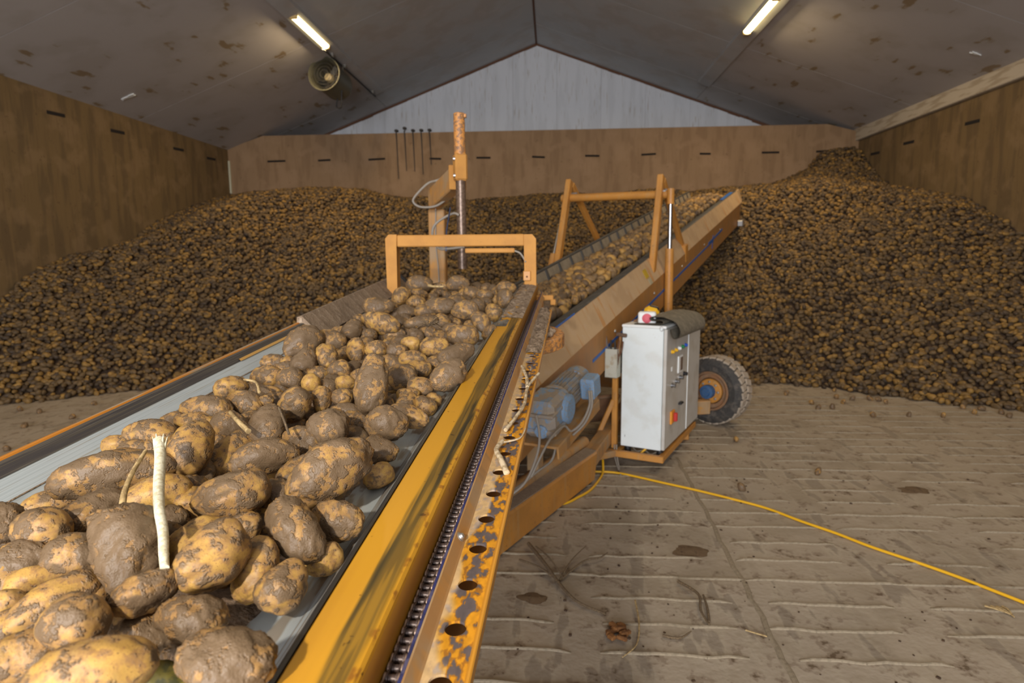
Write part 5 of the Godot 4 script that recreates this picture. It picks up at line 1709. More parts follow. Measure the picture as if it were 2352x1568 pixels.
	tuber(-0.387, -0.039, -2.534, 0.958, -0.098, 0.269, 0.027, 0.021, 1, "r", "small speckled potato showing under the plain long oval one")
	tuber(-0.287, -0.033, -2.731, 0.959, -0.110, 0.262, 0.028, 0.027, 1, "r", "narrow potato in the gap left of the long earth-caked one")
	tuber(-0.288, 0.028, -2.434, 0.971, -0.067, 0.230, 0.045, 0.044, 3, "r", "smooth round mud-skinned potato above the large knobbly one")
	tuber(-0.274, -0.008, -2.311, 0.952, -0.258, -0.162, 0.037, 0.030, 2, "k", "lumpy potato with cream scars right of the smooth mud-skinned one")
	tuber(-0.455, -0.032, -2.745, 0.938, -0.142, 0.317, 0.029, 0.028, 3, "r", "shaded potato under the white dead stem")
	tuber(-0.245, -0.042, -3.042, 0.945, -0.170, 0.278, 0.022, 0.018, 3, "r", "small half-hidden earth-coated oval potato in front of the ball-shaped one")
	tuber(-0.727, -0.001, -2.079, 0.699, 0.076, 0.711, 0.046, 0.037, 1, "n", "potato with a pale blunt end, behind the split one")
	tuber(-0.701, -0.015, -2.037, 0.954, -0.077, 0.288, 0.030, 0.023, 2, "r", "small half-hidden muddy oval potato behind the split potato")
	tuber(-0.687, -0.005, -1.947, 0.959, -0.069, 0.275, 0.048, 0.037, 1, "n", "potato with a dazzling bare patch around a sunken eye")
	tuber(-0.791, -0.028, -1.693, 0.961, -0.063, 0.268, 0.048, 0.032, 2, "n", "small muddy oval potato behind the one with a sunken eye")
	tuber(-0.735, -0.021, -1.711, 0.964, -0.060, 0.259, 0.026, 0.021, 1, "r", "small half-hidden tan-patched oval potato in front of the biggest mud-coated one")
	tuber(-0.608, -0.005, -1.959, 0.964, -0.065, 0.258, 0.039, 0.037, 2, "r", "small muddy round potato right of the one with a sunken eye")
	tuber(-0.608, 0.016, -1.847, 0.228, 0.649, 0.726, 0.049, 0.040, 3, "n", "small earth-coated round potato in front of the biggest mud-coated one")
	tuber(-0.713, 0.028, -1.626, 0.552, 0.315, 0.772, 0.077, 0.052, 3, "n", "biggest mud-coated potato at the end of the clean side wall")
	tuber(-0.665, 0.006, -1.520, 0.973, -0.046, 0.225, 0.067, 0.048, 2, "n", "small muddy oval potato behind the one with a cream tip")
	tuber(-0.553, 0.019, -1.799, 0.572, -0.729, -0.376, 0.047, 0.043, 1, "n", "potato with a bare cream lower tip below the biggest mud-coated one")
	tuber(-0.496, -0.009, -1.847, 0.974, -0.051, 0.220, 0.038, 0.033, 1, "r", "small tan-patched round potato behind the small cream one")
	tuber(-0.406, 0.004, -2.024, 0.975, -0.053, 0.216, 0.029, 0.028, 0, "r", "small cream potato with mud rim in the middle of the far load")
	tuber(-0.510, 0.003, -2.024, 0.968, -0.061, 0.242, 0.028, 0.027, 0, "r", "small round bright-ended potato facing the front")
	tuber(-0.564, -0.015, -1.866, 0.970, -0.057, 0.238, 0.040, 0.027, 1, "n", "small tan-patched oval potato in front of the one with a cream tip")
	tuber(-0.613, -0.014, -2.075, 0.959, -0.074, 0.273, 0.037, 0.024, 1, "n", "small tan-patched oval potato in front of the one with a sunken eye")
	tuber(-0.573, -0.001, -2.171, 0.958, -0.077, 0.275, 0.021, 0.015, 1, "r", "small tan-patched oval potato right of the split potato")
	tuber(-0.441, 0.025, -2.276, 0.202, 0.607, 0.768, 0.049, 0.041, 2, "n", "egg-shaped potato with two bare patches at its lower end")
	tuber(-0.406, 0.012, -2.191, 0.189, -0.763, -0.618, 0.035, 0.028, 1, "n", "upright small potato with a bright blaze, right of the egg-shaped one")
	tuber(-0.362, 0.010, -2.167, 0.974, -0.057, 0.220, 0.030, 0.026, 1, "r", "small tan-patched round potato in front of the small cream one")
	tuber(-0.482, -0.029, -1.974, 0.972, -0.058, 0.230, 0.032, 0.031, 3, "r", "small earth-coated round potato left of the small cream one")
	tuber(-0.506, 0.011, -1.661, 0.143, -0.808, -0.571, 0.045, 0.035, 1, "n", "small tan-patched oval potato left of the tan freckled round one")
	tuber(-0.441, 0.010, -1.644, 0.981, -0.039, 0.189, 0.041, 0.034, 1, "r", "tan freckled round potato standing proud of the far load")
	tuber(-0.627, 0.016, -1.372, 0.285, 0.678, 0.677, 0.051, 0.040, 3, "n", "small earth-coated oval potato left of the wide tan-bellied one")
	tuber(-0.575, -0.011, -1.337, 0.981, -0.038, 0.192, 0.037, 0.031, 3, "r", "small earth-coated round potato behind the tan freckled round one")
	tuber(-0.543, 0.026, -1.269, 0.967, -0.219, -0.131, 0.085, 0.050, 1, "n", "wide tan-bellied potato beside the far muddy board")
	tuber(-0.687, 0.021, -0.848, 0.984, -0.030, 0.175, 0.078, 0.045, 3, "n", "small earth-coated long potato behind the wide tan-bellied one")
	tuber(-0.275, 0.049, -2.165, 0.030, -0.758, -0.651, 0.088, 0.043, 2, "l", "long knobbly potato lying lengthwise on top of the load")
	tuber(-0.259, 0.001, -1.948, 0.985, -0.037, 0.170, 0.046, 0.043, 2, "r", "small muddy round potato right of the long knobbly one")
	tuber(-0.185, -0.006, -2.015, 0.987, -0.034, 0.155, 0.039, 0.032, 2, "n", "small muddy oval potato left of the wet glossy one")
	tuber(-0.111, 0.019, -1.988, 0.653, 0.368, 0.662, 0.058, 0.043, 3, "n", "wet glossy potato against the black belt edge")
	tuber(-0.139, 0.011, -1.712, 0.763, 0.208, 0.612, 0.067, 0.035, 3, "n", "glossy bluish-brown potato just beyond the wet glossy one")
	tuber(-0.237, 0.013, -1.612, 0.950, 0.021, 0.312, 0.052, 0.037, 1, "n", "tan oval potato with a ring of mud in front of the root tuft")
	tuber(-0.341, 0.007, -1.550, 0.987, -0.031, 0.159, 0.035, 0.031, 0, "r", "small clean pale round potato left of the tan oval with a mud ring")
	tuber(-0.295, -0.012, -1.689, 0.987, -0.032, 0.159, 0.048, 0.030, 1, "n", "small tan-patched long potato left of the tan oval with a mud ring")
	tuber(-0.372, -0.005, -1.621, 0.985, -0.035, 0.172, 0.038, 0.037, 2, "r", "small muddy round potato right of the tan freckled round one")
	tuber(-0.163, 0.018, -1.464, 0.994, -0.019, 0.112, 0.060, 0.042, 2, "n", "small muddy oval potato behind the glossy bluish-brown one")
	tuber(-0.131, 0.015, -1.203, 0.517, -0.721, -0.460, 0.054, 0.039, 2, "n", "small muddy oval potato in front of the one topmost at the rail end")
	tuber(-0.128, -0.004, -0.859, 0.510, -0.728, -0.458, 0.044, 0.038, 1, "r", "small tan-patched round potato in front of the one topmost at the rail end")
	tuber(-0.119, 0.004, -0.496, 0.043, -0.851, -0.523, 0.053, 0.046, 2, "r", "small muddy round potato in front of the one topmost at the rail end")
	tuber(-0.135, 0.018, -0.249, 0.998, -0.010, 0.056, 0.056, 0.042, 2, "r", "topmost potato at the far right rail end beside the hoop post")
	tuber(-0.244, 0.022, -0.960, 0.995, -0.017, 0.102, 0.063, 0.046, 2, "n", "small muddy oval potato in front of the one crowning the far end")
	tuber(-0.665, 0.028, -0.137, 0.991, -0.021, 0.129, 0.078, 0.052, 3, "n", "small earth-coated oval potato right of the leaning one beside the board")
	tuber(-0.436, 0.026, -0.126, 0.995, -0.016, 0.096, 0.072, 0.050, 2, "n", "potato crowning the far end of the load in front of the mast")
	tuber(-0.660, 0.019, -0.562, 0.464, 0.613, 0.639, 0.057, 0.043, 1, "n", "leaning small potato with a bare end beside the far muddy board")
	tuber(-0.631, -0.002, -0.335, 0.990, -0.023, 0.137, 0.059, 0.040, 1, "n", "small tan-patched oval potato left of the one crowning the far end")
	tuber(-0.570, -0.005, -0.590, 0.990, -0.024, 0.142, 0.053, 0.037, 1, "n", "small tan-patched oval potato right of the leaning one beside the board")
	tuber(-0.396, 0.012, -1.174, 0.857, 0.072, 0.510, 0.076, 0.036, 2, "n", "small muddy long potato behind the tan oval with a mud ring")
	tuber(-0.323, -0.005, -1.100, 0.992, -0.022, 0.127, 0.039, 0.037, 1, "r", "small tan-patched round potato behind the tan oval with a mud ring")
	tuber(-0.392, 0.021, -0.820, 0.992, -0.021, 0.122, 0.071, 0.045, 3, "n", "small earth-coated long potato in front of the one crowning the far end")
	tuber(-0.171, 0.022, -2.382, 0.989, -0.144, -0.035, 0.049, 0.038, 3, "n", "broad oval mud-filmed potato against the belt edge near the tan pair")
	tuber(-0.157, -0.008, -2.253, 0.971, -0.186, -0.147, 0.055, 0.030, 1, "n", "tan flat potato beside the broad oval mud-filmed one at the belt edge")
	tuber(-0.157, -0.034, -2.094, 0.878, -0.362, -0.313, 0.036, 0.026, 1, "n", "small tan-patched oval potato right of the tan flat one")
	tuber(-0.142, -0.036, -2.046, 0.989, -0.032, 0.146, 0.024, 0.024, 1, "r", "small tan-patched round potato in front of the wet glossy one")
	tuber(-0.208, -0.015, -2.070, 0.985, -0.038, 0.166, 0.033, 0.023, 1, "n", "small half-hidden tan-patched oval potato behind the tan flat one")
	tuber(-0.246, -0.034, -2.061, 0.983, -0.043, 0.177, 0.026, 0.026, 2, "r", "small half-hidden muddy round potato behind the tan flat one")
	tuber(-0.240, -0.011, -1.819, 0.987, -0.032, 0.155, 0.041, 0.031, 1, "n", "small tan-patched oval potato in front of the tan oval with a mud ring")
	tuber(-0.204, -0.012, -1.728, 0.990, -0.027, 0.139, 0.036, 0.030, 2, "r", "small muddy round potato in front of the tan oval with a mud ring")
	tuber(-0.337, -0.015, -2.210, 0.974, -0.059, 0.217, 0.038, 0.023, 3, "n", "small earth-coated long potato behind the smooth round mud-skinned one")
	tuber(-0.475, -0.036, -1.696, 0.978, -0.045, 0.202, 0.037, 0.024, 1, "n", "small half-hidden tan-patched oval potato behind the long knobbly one")
	tuber(-0.434, -0.033, -1.841, 0.978, -0.048, 0.205, 0.028, 0.027, 2, "r", "small half-hidden muddy round potato right of the small cream one")
	tuber(-0.486, -0.025, -1.270, 0.985, -0.033, 0.170, 0.047, 0.035, 2, "r", "small half-hidden muddy oval potato in front of the wide tan-bellied one")
	tuber(-0.534, -0.022, -1.062, 0.986, -0.030, 0.165, 0.051, 0.038, 3, "r", "small half-hidden earth-coated oval potato right of the wide tan-bellied one")
	tuber(-0.566, -0.005, -0.041, 0.993, -0.019, 0.113, 0.060, 0.037, 1, "r", "small tan-patched long potato left of the one crowning the far end")
	tuber(-0.320, -0.001, -0.319, 0.996, -0.015, 0.089, 0.053, 0.041, 2, "r", "small muddy oval potato right of the one crowning the far end")
	tuber(-0.240, 0.000, -0.382, 0.997, -0.013, 0.078, 0.050, 0.042, 2, "r", "small muddy round potato left of the one topmost at the rail end")
	tuber(-0.381, -0.020, -0.490, 0.994, -0.018, 0.107, 0.053, 0.040, 2, "r", "small half-hidden muddy oval potato in front of the one crowning the far end")
	tuber(-0.574, -0.022, -0.760, 0.988, -0.027, 0.153, 0.050, 0.038, 3, "r", "small earth-coated oval potato in front of the leaning one beside the board")
	tuber(-0.358, -0.028, -1.227, 0.990, -0.026, 0.142, 0.041, 0.032, 2, "r", "small muddy oval potato behind the tan oval with a mud ring")
	tuber(-0.270, -0.027, -1.166, 0.992, -0.021, 0.121, 0.042, 0.033, 3, "r", "small half-hidden earth-coated oval potato behind the tan oval with a mud ring")
	tuber(-0.458, -0.006, -0.840, 0.990, -0.024, 0.137, 0.055, 0.036, 2, "r", "small muddy oval potato right of the leaning one beside the board")
	tuber(-0.245, -0.017, -0.650, 0.996, -0.015, 0.091, 0.050, 0.043, 3, "r", "small half-hidden earth-coated round potato in front of the one crowning the far end")
	tuber(-0.496, -0.034, -1.902, 0.973, -0.056, 0.226, 0.031, 0.026, 3, "r", "small half-hidden earth-coated round potato left of the small cream one")
	tuber(-0.295, -0.032, -1.947, 0.983, -0.042, 0.180, 0.029, 0.028, 2, "r", "small half-hidden muddy round potato right of the long knobbly one")
	tuber(-0.092, -0.025, -1.230, 0.996, -0.014, 0.087, 0.035, 0.035, 2, "r", "small muddy round potato right of the glossy bluish-brown one")
	tuber(-0.347, -0.028, -0.365, 0.955, -0.166, -0.245, 0.035, 0.032, 3, "r", "small half-hidden earth-coated round potato left of the one topmost at the rail end")
	tuber(-0.600, -0.029, -0.070, 0.763, -0.571, -0.301, 0.047, 0.031, 1, "n", "small half-hidden tan-patched oval potato left of the one crowning the far end")
	tuber(-0.451, -0.034, -0.168, 0.690, 0.407, 0.599, 0.029, 0.026, 2, "n", "small half-hidden muddy round potato left of the one topmost at the rail end")
	tuber(-0.308, -0.031, 0.113, 0.694, 0.452, 0.560, 0.038, 0.029, 2, "n", "small half-hidden muddy oval potato right of the one crowning the far end")
	tuber(-0.263, -0.034, -2.105, 0.632, -0.637, -0.440, 0.035, 0.026, 1, "n", "small half-hidden tan-patched oval potato behind the broad oval mud-filmed one")
	tuber(-0.741, -0.031, -1.198, 0.977, -0.200, -0.068, 0.042, 0.029, 2, "n", "small half-hidden muddy oval potato behind the one with a cream tip")
	tuber(-0.683, -0.032, -0.616, 0.522, 0.536, 0.664, 0.038, 0.028, 1, "r", "small half-hidden tan-patched oval potato in front of the leaning one beside the board")
	tuber(-0.553, -0.032, -1.254, 0.448, 0.565, 0.693, 0.038, 0.028, 3, "r", "small half-hidden earth-coated oval potato in front of the wide tan-bellied one")
	tuber(-0.340, -0.029, -1.133, 0.649, -0.654, -0.389, 0.038, 0.031, 3, "r", "small half-hidden earth-coated round potato behind the tan oval with a mud ring")
	tuber(-0.473, -0.033, -1.379, 0.557, 0.449, 0.699, 0.035, 0.027, 1, "n", "small half-hidden tan-patched oval potato right of the tan freckled round one")
	tuber(-0.495, -0.032, -0.184, 0.771, -0.553, -0.316, 0.042, 0.028, 3, "r", "small earth-coated oval potato in front of the one crowning the far end")
	tuber(-0.575, -0.028, -1.597, 0.516, 0.423, 0.745, 0.048, 0.032, 1, "n", "small half-hidden tan-patched oval potato right of the one with a cream tip")
	tuber(-0.360, -0.030, -3.014, 0.949, -0.291, 0.123, 0.037, 0.030, 2, "r", "small half-hidden muddy round potato right of the round tan one")
	tuber(-0.449, -0.033, -2.210, 0.680, 0.141, 0.719, 0.037, 0.027, 2, "n", "small half-hidden muddy oval potato in front of the egg-shaped one")
	tuber(-0.223, -0.030, -0.041, 0.504, 0.661, 0.557, 0.046, 0.030, 2, "r", "small half-hidden muddy oval potato left of the one topmost at the rail end")
	tuber(-0.367, -0.029, -1.685, 0.908, -0.353, -0.225, 0.046, 0.031, 2, "n", "small half-hidden muddy oval potato in front of the tan freckled round one")
	tuber(-0.290, -0.031, -0.989, 0.964, -0.141, -0.224, 0.036, 0.029, 1, "r", "small tan-patched round potato behind the glossy bluish-brown one")
	tuber(-0.557, -0.029, -0.270, 0.757, 0.221, 0.615, 0.036, 0.031, 2, "n", "small muddy round potato left of the one crowning the far end")
	tuber(-0.740, -0.029, -2.454, 0.946, -0.167, 0.277, 0.039, 0.031, 2, "r", "small muddy oval potato in front of the smooth tan one by the side wall")
	tuber(-0.453, -0.030, -1.179, 0.992, -0.039, 0.122, 0.034, 0.030, 2, "r", "small half-hidden muddy round potato right of the wide tan-bellied one")
	tuber(-0.392, -0.028, -1.286, 0.552, -0.720, -0.420, 0.038, 0.032, 3, "n", "small earth-coated round potato left of the tan oval with a mud ring")
	tuber(-0.354, -0.033, -0.741, 0.484, 0.621, 0.616, 0.031, 0.027, 2, "n", "small half-hidden muddy round potato in front of the one crowning the far end")
	tuber(-0.702, -0.032, -2.442, 0.961, -0.226, 0.159, 0.039, 0.028, 3, "n", "small half-hidden earth-coated oval potato in front of the smooth tan one by the side wall")
	tuber(-0.730, -0.034, -1.739, 0.931, -0.028, 0.364, 0.030, 0.026, 2, "n", "small muddy round potato in front of the biggest mud-coated one")
	tuber(-0.229, -0.031, -0.436, 1.000, -0.029, 0.009, 0.036, 0.029, 2, "r", "small muddy oval potato left of the one topmost at the rail end")
	tuber(-0.550, -0.030, -0.112, 0.934, 0.026, 0.357, 0.039, 0.030, 3, "r", "small half-hidden earth-coated oval potato left of the one crowning the far end")
	tuber(-0.402, -0.028, -0.162, 0.688, 0.424, 0.589, 0.042, 0.032, 1, "r", "small half-hidden tan-patched oval potato in front of the one crowning the far end")
	tuber(-0.424, -0.029, -1.389, 0.724, 0.173, 0.668, 0.047, 0.031, 3, "r", "small half-hidden earth-coated oval potato right of the tan freckled round one")
	tuber(-0.624, -0.034, -1.970, 0.813, 0.043, 0.580, 0.030, 0.026, 2, "r", "small half-hidden muddy round potato behind the egg-shaped one")
	tuber(-0.747, -0.028, -2.298, 0.924, -0.381, 0.030, 0.044, 0.032, 2, "n", "small half-hidden muddy oval potato behind the upright oval one")
	tuber(-0.582, -0.034, -2.239, 0.466, 0.262, 0.845, 0.035, 0.026, 3, "n", "small half-hidden earth-coated oval potato left of the mud-topped one with a bright end")
	tuber(-0.483, -0.031, -1.774, 0.408, 0.534, 0.741, 0.038, 0.029, 3, "r", "small half-hidden earth-coated oval potato behind the small cream one")
	tuber(-0.359, -0.031, 0.123, 0.608, -0.690, -0.392, 0.041, 0.029, 3, "r", "small earth-coated oval potato right of the one crowning the far end")
	tuber(-0.443, -0.030, -2.791, 0.832, -0.037, 0.553, 0.033, 0.030, 3, "n", "small half-hidden earth-coated round potato right of the huge caked one")
	tuber(-0.289, -0.034, -2.194, 0.636, 0.225, 0.738, 0.033, 0.026, 2, "n", "small half-hidden muddy round potato left of the broad oval mud-filmed one")
	tuber(-0.376, -0.033, -2.016, 0.912, -0.359, -0.198, 0.030, 0.027, 2, "n", "small half-hidden muddy round potato in front of the small cream one")
	tuber(-0.203, -0.030, -2.099, 0.495, 0.469, 0.732, 0.038, 0.030, 1, "n", "small tan-patched oval potato behind the tan flat one")
	tuber(-0.587, -0.030, -2.101, 0.961, -0.274, -0.030, 0.032, 0.030, 3, "r", "small half-hidden earth-coated round potato left of the egg-shaped one")
	tuber(-0.752, -0.032, -0.933, 0.913, -0.378, -0.152, 0.035, 0.028, 2, "n", "small half-hidden muddy oval potato left of the wide tan-bellied one")
	tuber(-0.477, -0.028, -3.027, 0.707, -0.031, 0.706, 0.037, 0.032, 2, "n", "small muddy round potato left of the round tan one")
	tuber(-0.507, -0.031, -2.742, 0.813, -0.547, -0.198, 0.038, 0.029, 1, "n", "small half-hidden tan-patched oval potato behind the huge caked one")
	tuber(-0.603, -0.028, -1.877, 0.476, 0.388, 0.789, 0.046, 0.032, 2, "n", "small half-hidden muddy oval potato behind the egg-shaped one")
	tuber(-0.285, -0.031, -1.273, 0.928, -0.274, -0.253, 0.040, 0.029, 2, "n", "small half-hidden muddy oval potato behind the tan oval with a mud ring")
	tuber(-0.264, -0.032, 0.080, 0.428, 0.714, 0.554, 0.031, 0.028, 3, "n", "small half-hidden earth-coated round potato right of the one crowning the far end")
	tuber(-0.622, -0.029, -0.771, 0.690, 0.277, 0.668, 0.035, 0.031, 3, "n", "small half-hidden earth-coated round potato in front of the leaning one beside the board")
	tuber(-0.676, -0.028, -2.032, 0.829, -0.535, -0.163, 0.045, 0.032, 3, "n", "small half-hidden earth-coated oval potato behind the split potato")
	tuber(-0.528, -0.028, -2.555, 0.815, -0.546, -0.196, 0.040, 0.032, 3, "n", "small half-hidden earth-coated oval potato in front of the upright oval one")
	tuber(-0.213, -0.028, -2.679, 0.978, -0.207, -0.013, 0.037, 0.032, 3, "n", "small half-hidden earth-coated round potato behind the long earth-caked one")
	tuber(-0.546, -0.034, -0.885, 0.622, -0.694, -0.363, 0.032, 0.026, 2, "n", "small half-hidden muddy round potato in front of the leaning one beside the board")
	tuber(-0.421, -0.029, -2.968, -0.040, 0.418, 0.908, 0.046, 0.031, 1, "r", "small half-hidden tan-patched oval potato behind the round tan one")
	tuber(-0.454, -0.030, -2.277, 0.948, -0.305, -0.088, 0.037, 0.030, 3, "r", "small half-hidden earth-coated oval potato in front of the egg-shaped one")
	tuber(-0.251, -0.028, -2.358, 0.745, -0.549, -0.380, 0.040, 0.032, 3, "r", "small half-hidden earth-coated round potato right of the smooth round mud-skinned one")
	tuber(-0.328, -0.033, -2.126, 0.865, -0.432, -0.256, 0.039, 0.027, 1, "n", "small half-hidden tan-patched oval potato in front of the long knobbly one")
	tuber(-0.398, -0.032, -2.853, 0.090, 0.407, 0.909, 0.037, 0.028, 1, "r", "small half-hidden tan-patched oval potato right of the huge caked one")
	tuber(-0.599, -0.029, -2.803, 0.820, -0.557, -0.129, 0.035, 0.031, 2, "r", "small half-hidden muddy round potato behind the tan-fronted one")
	tuber(-0.200, -0.030, -1.052, 0.791, 0.202, 0.577, 0.040, 0.030, 1, "n", "small half-hidden tan-patched oval potato behind the glossy bluish-brown one")
	tuber(-0.203, -0.029, -0.356, 0.934, -0.204, -0.294, 0.045, 0.031, 1, "n", "small half-hidden tan-patched oval potato in front of the one topmost at the rail end")
	tuber(-0.566, -0.034, -1.390, 0.543, 0.433, 0.719, 0.036, 0.026, 2, "n", "small half-hidden muddy oval potato left of the tan freckled round one")
	tuber(-0.590, -0.030, -2.932, 0.746, -0.617, -0.251, 0.040, 0.030, 2, "n", "small half-hidden muddy oval potato left of the tan-fronted one")


# earth that came off the potatoes, spread over the belt under them
func build_soil() -> void:
	var s := Shape.new()
	var nu := 56
	var ns := 190
	for i in ns + 1:
		for j in nu + 1:
			var u := lerpf(-0.80, -0.135, float(j) / nu)
			var t := lerpf(-3.4, 0.1, float(i) / ns)
			var e := N3.get_noise_2d(u * 420.0, t * 420.0)
			var e2 := N3.get_noise_2d(u * 1900.0 + 300.0, t * 1900.0)
			var side := sm(0.0, 0.10, u + 0.80) * sm(0.0, 0.11, -0.15 - u)
			s.vert(L1(u, -0.0605 + (0.014 + 0.012 * e + 0.004 * e2) * side - 0.007 * (1.0 - side), t), T1.basis * Vector3(-e2 * 0.25, 1, e2 * 0.2), Vector2.ZERO)
	for i in ns:
		for j in nu:
			var a := i * (nu + 1) + j
			s.idx.append_array([a, a + nu + 1, a + 1, a + 1, a + nu + 1, a + nu + 2])
	var o := part("soil_layer", s, M.mud, self)
	o.set_meta("kind", "stuff")
	tag(o, "loose brown earth spread on the belt under the near potatoes", "earth")


func build_elevator_load() -> void:
	for i in 10:
		spare.append(potato_mesh(0.030 * (1.2 + 0.06 * (i % 5)), 0.030, 500 + i, 2, ["n", "r", "n", "k", "n"][i % 5], 14, 18))
	# the nearest are potatoes of their own, the rest up the belt one mass
	var spots := []
	var s := -3.3
	while s < 5.55:
		var u := -0.745
		while u < -0.15:
			var heap := 0.075 * sin(PI * (u + 0.77) / 0.64)
			spots.append([u + rng.randf_range(-0.02, 0.02), -0.10 + heap + rng.randf_range(-0.012, 0.02), s + rng.randf_range(-0.02, 0.02)])
			u += 0.085
		s += 0.078
	var rest := []
	for p in spots:
		var at: Vector3 = T2 * Vector3(p[0], p[1], -p[2])
		if p[2] < 0.0 and rng.randf() < 0.94 and n_elev < 60 and p[2] > -1.75:
			n_elev += 1
			spare_potato(at, rng.randf_range(0.040, 0.052), [1, 1, 2, 2][rng.randi() % 4], "muddy potato packed with others on the lower reach of the elevator belt", "potatoes on the lower elevator belt")
		else:
			var r := rng.randf_range(0.038, 0.050)
			rest.append(Transform3D(Basis.from_euler(Vector3(rng.randf() * TAU, rng.randf() * TAU, rng.randf() * TAU)).scaled_local(Vector3.ONE * r), at))
	var mm := MultiMesh.new()
	mm.transform_format = MultiMesh.TRANSFORM_3D
	mm.use_colors = true
	mm.mesh = simple_potato(9, 8, 10)
	mm.instance_count = rest.size()
	for i in rest.size():
		mm.set_instance_transform(i, rest[i])
		var c := heap_tint()
		mm.set_instance_color(i, Color(c.r * 1.5 + 0.03, c.g * 1.5 + 0.02, c.b * 1.5 + 0.015))
	var o := MultiMeshInstance3D.new()
	o.name = "elevator_load"
	o.multimesh = mm
	o.material_override = M.heap
	o.set_meta("kind", "stuff")
	add_child(o, true)
	tag(o, "stream of small potatoes riding up the elevator belt past the A-frame", "potatoes")


var n_elev := 0


func build_floor_bits() -> void:
	var named := {
		0: "lone potato on open floor in front of the elevator tyre", 1: "lone potato farthest out on the bare floor, level with the cabinet", 2: "lone dark potato on the floor just beyond the yellow cable",
		26: "pale potato on bare floor near the left rail of the near conveyor"}
	var k := 0
	for p in [Vector2(1.9, -6.22), Vector2(2.33, -5.29), Vector2(1.55, -4.88), Vector2(3.34, -7.89), Vector2(3.31, -7.62), Vector2(3.5, -7.67), Vector2(3.97, -8.67), Vector2(3.8, -8.23), Vector2(3.96, -8.13), Vector2(3.75, -7.93), Vector2(4.19, -8.14), Vector2(4.27, -8.09), Vector2(4.29, -7.95), Vector2(3.8, -7.29), Vector2(4.22, -7.31), Vector2(4.59, -7.28), Vector2(5.09, -7.72), Vector2(5.26, -7.64), Vector2(5.06, -7.46), Vector2(5.37, -7.47), Vector2(5.35, -7.31), Vector2(3.22, -8.42), Vector2(-6.77, -7.17), Vector2(-6.44, -7.09), Vector2(-5.8, -6.84), Vector2(-6.05, -6.44), Vector2(-5.49, -5.61), Vector2(-6.05, -7.52)]:
		var left: bool = p.x < 0
		spare_potato(Vector3(p.x, 0.026, p.y), 0.03, 1 + k % 3, named.get(k, "stray potato fallen from the left foot of the heap onto the floor" if left else "stray potato fallen from the right foot of the heap onto the floor"),
			"" if k in named else "stray potatoes by the left foot of the heap" if left else "stray potatoes by the right foot of the heap")
		k += 1
	# withered haulm on the floor
	var h1 := Shape.new()
	h1.tube(smooth_path([Vector3(-0.15, 0.03, -3.8), Vector3(-0.04, 0.035, -3.53), Vector3(0.06, 0.02, -3.3), Vector3(0.15, 0.015, -3.15), Vector3(0.29, 0.012, -3.05)]), 0.013, 7, 0.006)
	h1.tube(smooth_path([Vector3(-0.2, 0.02, -3.6), Vector3(-0.08, 0.03, -3.5), Vector3(0.04, 0.02, -3.36)]), 0.007, 6, 0.004)
	h1.tube(smooth_path([Vector3(-0.1, 0.05, -3.72), Vector3(-0.01, 0.06, -3.55), Vector3(0.07, 0.03, -3.38)]), 0.006, 6, 0.004)
	h1.tube(smooth_path([Vector3(0.05, 0.02, -3.36), Vector3(0.12, 0.05, -3.54), Vector3(0.22, 0.06, -3.72)]), 0.007, 6, 0.003)
	h1.tube(smooth_path([Vector3(0.06, 0.02, -3.38), Vector3(0.2, 0.03, -3.58), Vector3(0.30, 0.03, -3.63), Vector3(0.36, 0.03, -3.70)]), 0.008, 6, 0.004)
	tag(part("withered_haulm", h1, M.haulm_dark, self), "branched brown withered plant stalk lying on the floor beside the perforated flange", "plant stalk")
	tag(part("straw_stalk", Shape.new().tube(smooth_path([Vector3(0.46, 0.03, -3.16), Vector3(0.455, 0.02, -2.97), Vector3(0.42, 0.012, -2.8), Vector3(0.34, 0.01, -2.7)]), 0.005, 6, 0.003), M.straw, self), "thin pale straw stalk bent across a mud ridge", "straw")
	tag(part("root_stalk", Shape.new().tube(smooth_path([Vector3(0.74, 0.015, -3.4), Vector3(0.82, 0.03, -3.24), Vector3(0.80, 0.02, -3.1), Vector3(0.815, 0.015, -2.98)]), 0.009, 6, 0.005).tube(smooth_path([Vector3(0.85, 0.02, -3.25), Vector3(0.84, 0.02, -3.12), Vector3(0.82, 0.015, -3.0)]), 0.006, 6, 0.008), M.haulm_dark, self), "small forked brown root lying on a mud ridge", "root")
	tag(part("straw_stalk", Shape.new().tube([Vector3(0.99, 0.008, -2.95), Vector3(1.08, 0.01, -2.9)], 0.004, 6), M.straw, self), "short pale straw near the floor joint", "straw")
	tag(part("husk", Shape.new().tube(smooth_path([Vector3(0.56, 0.01, -2.88), Vector3(0.64, 0.012, -2.86), Vector3(0.71, 0.012, -2.92)]), 0.008, 6, 0.004), M.haulm_dark, self), "short dark husk on the floor beside the rotten potato", "plant scrap")
	var rot := Shape.new()
	for i in 16:
		rot.box(Vector3(0.34 + rng.randf_range(-0.05, 0.05), 0.012 + rng.randf() * 0.012, -2.88 + rng.randf_range(-0.08, 0.06)), Vector3(rng.randf_range(0.02, 0.05), 0.022, rng.randf_range(0.02, 0.05)), 0.009, Basis(Vector3.UP, rng.randf() * TAU))
	tag(part("rotten_potato", rot, tri_mat(M.straw.albedo_texture, 6.0, 0.8), self), "squashed rotten orange-brown potato on the floor", "potato scrap")
	(get_node("rotten_potato") as MeshInstance3D).material_override.albedo_color = Color("b08860")
	var lf := Shape.new()
	for i in 4:
		lf.tube(smooth_path([Vector3(2.35 + i * 0.03, 0.008, -3.24), Vector3(2.38 + i * 0.02, 0.015, -3.2), Vector3(2.43, 0.008, -3.17 + i * 0.01)]), 0.006, 6, 0.003)
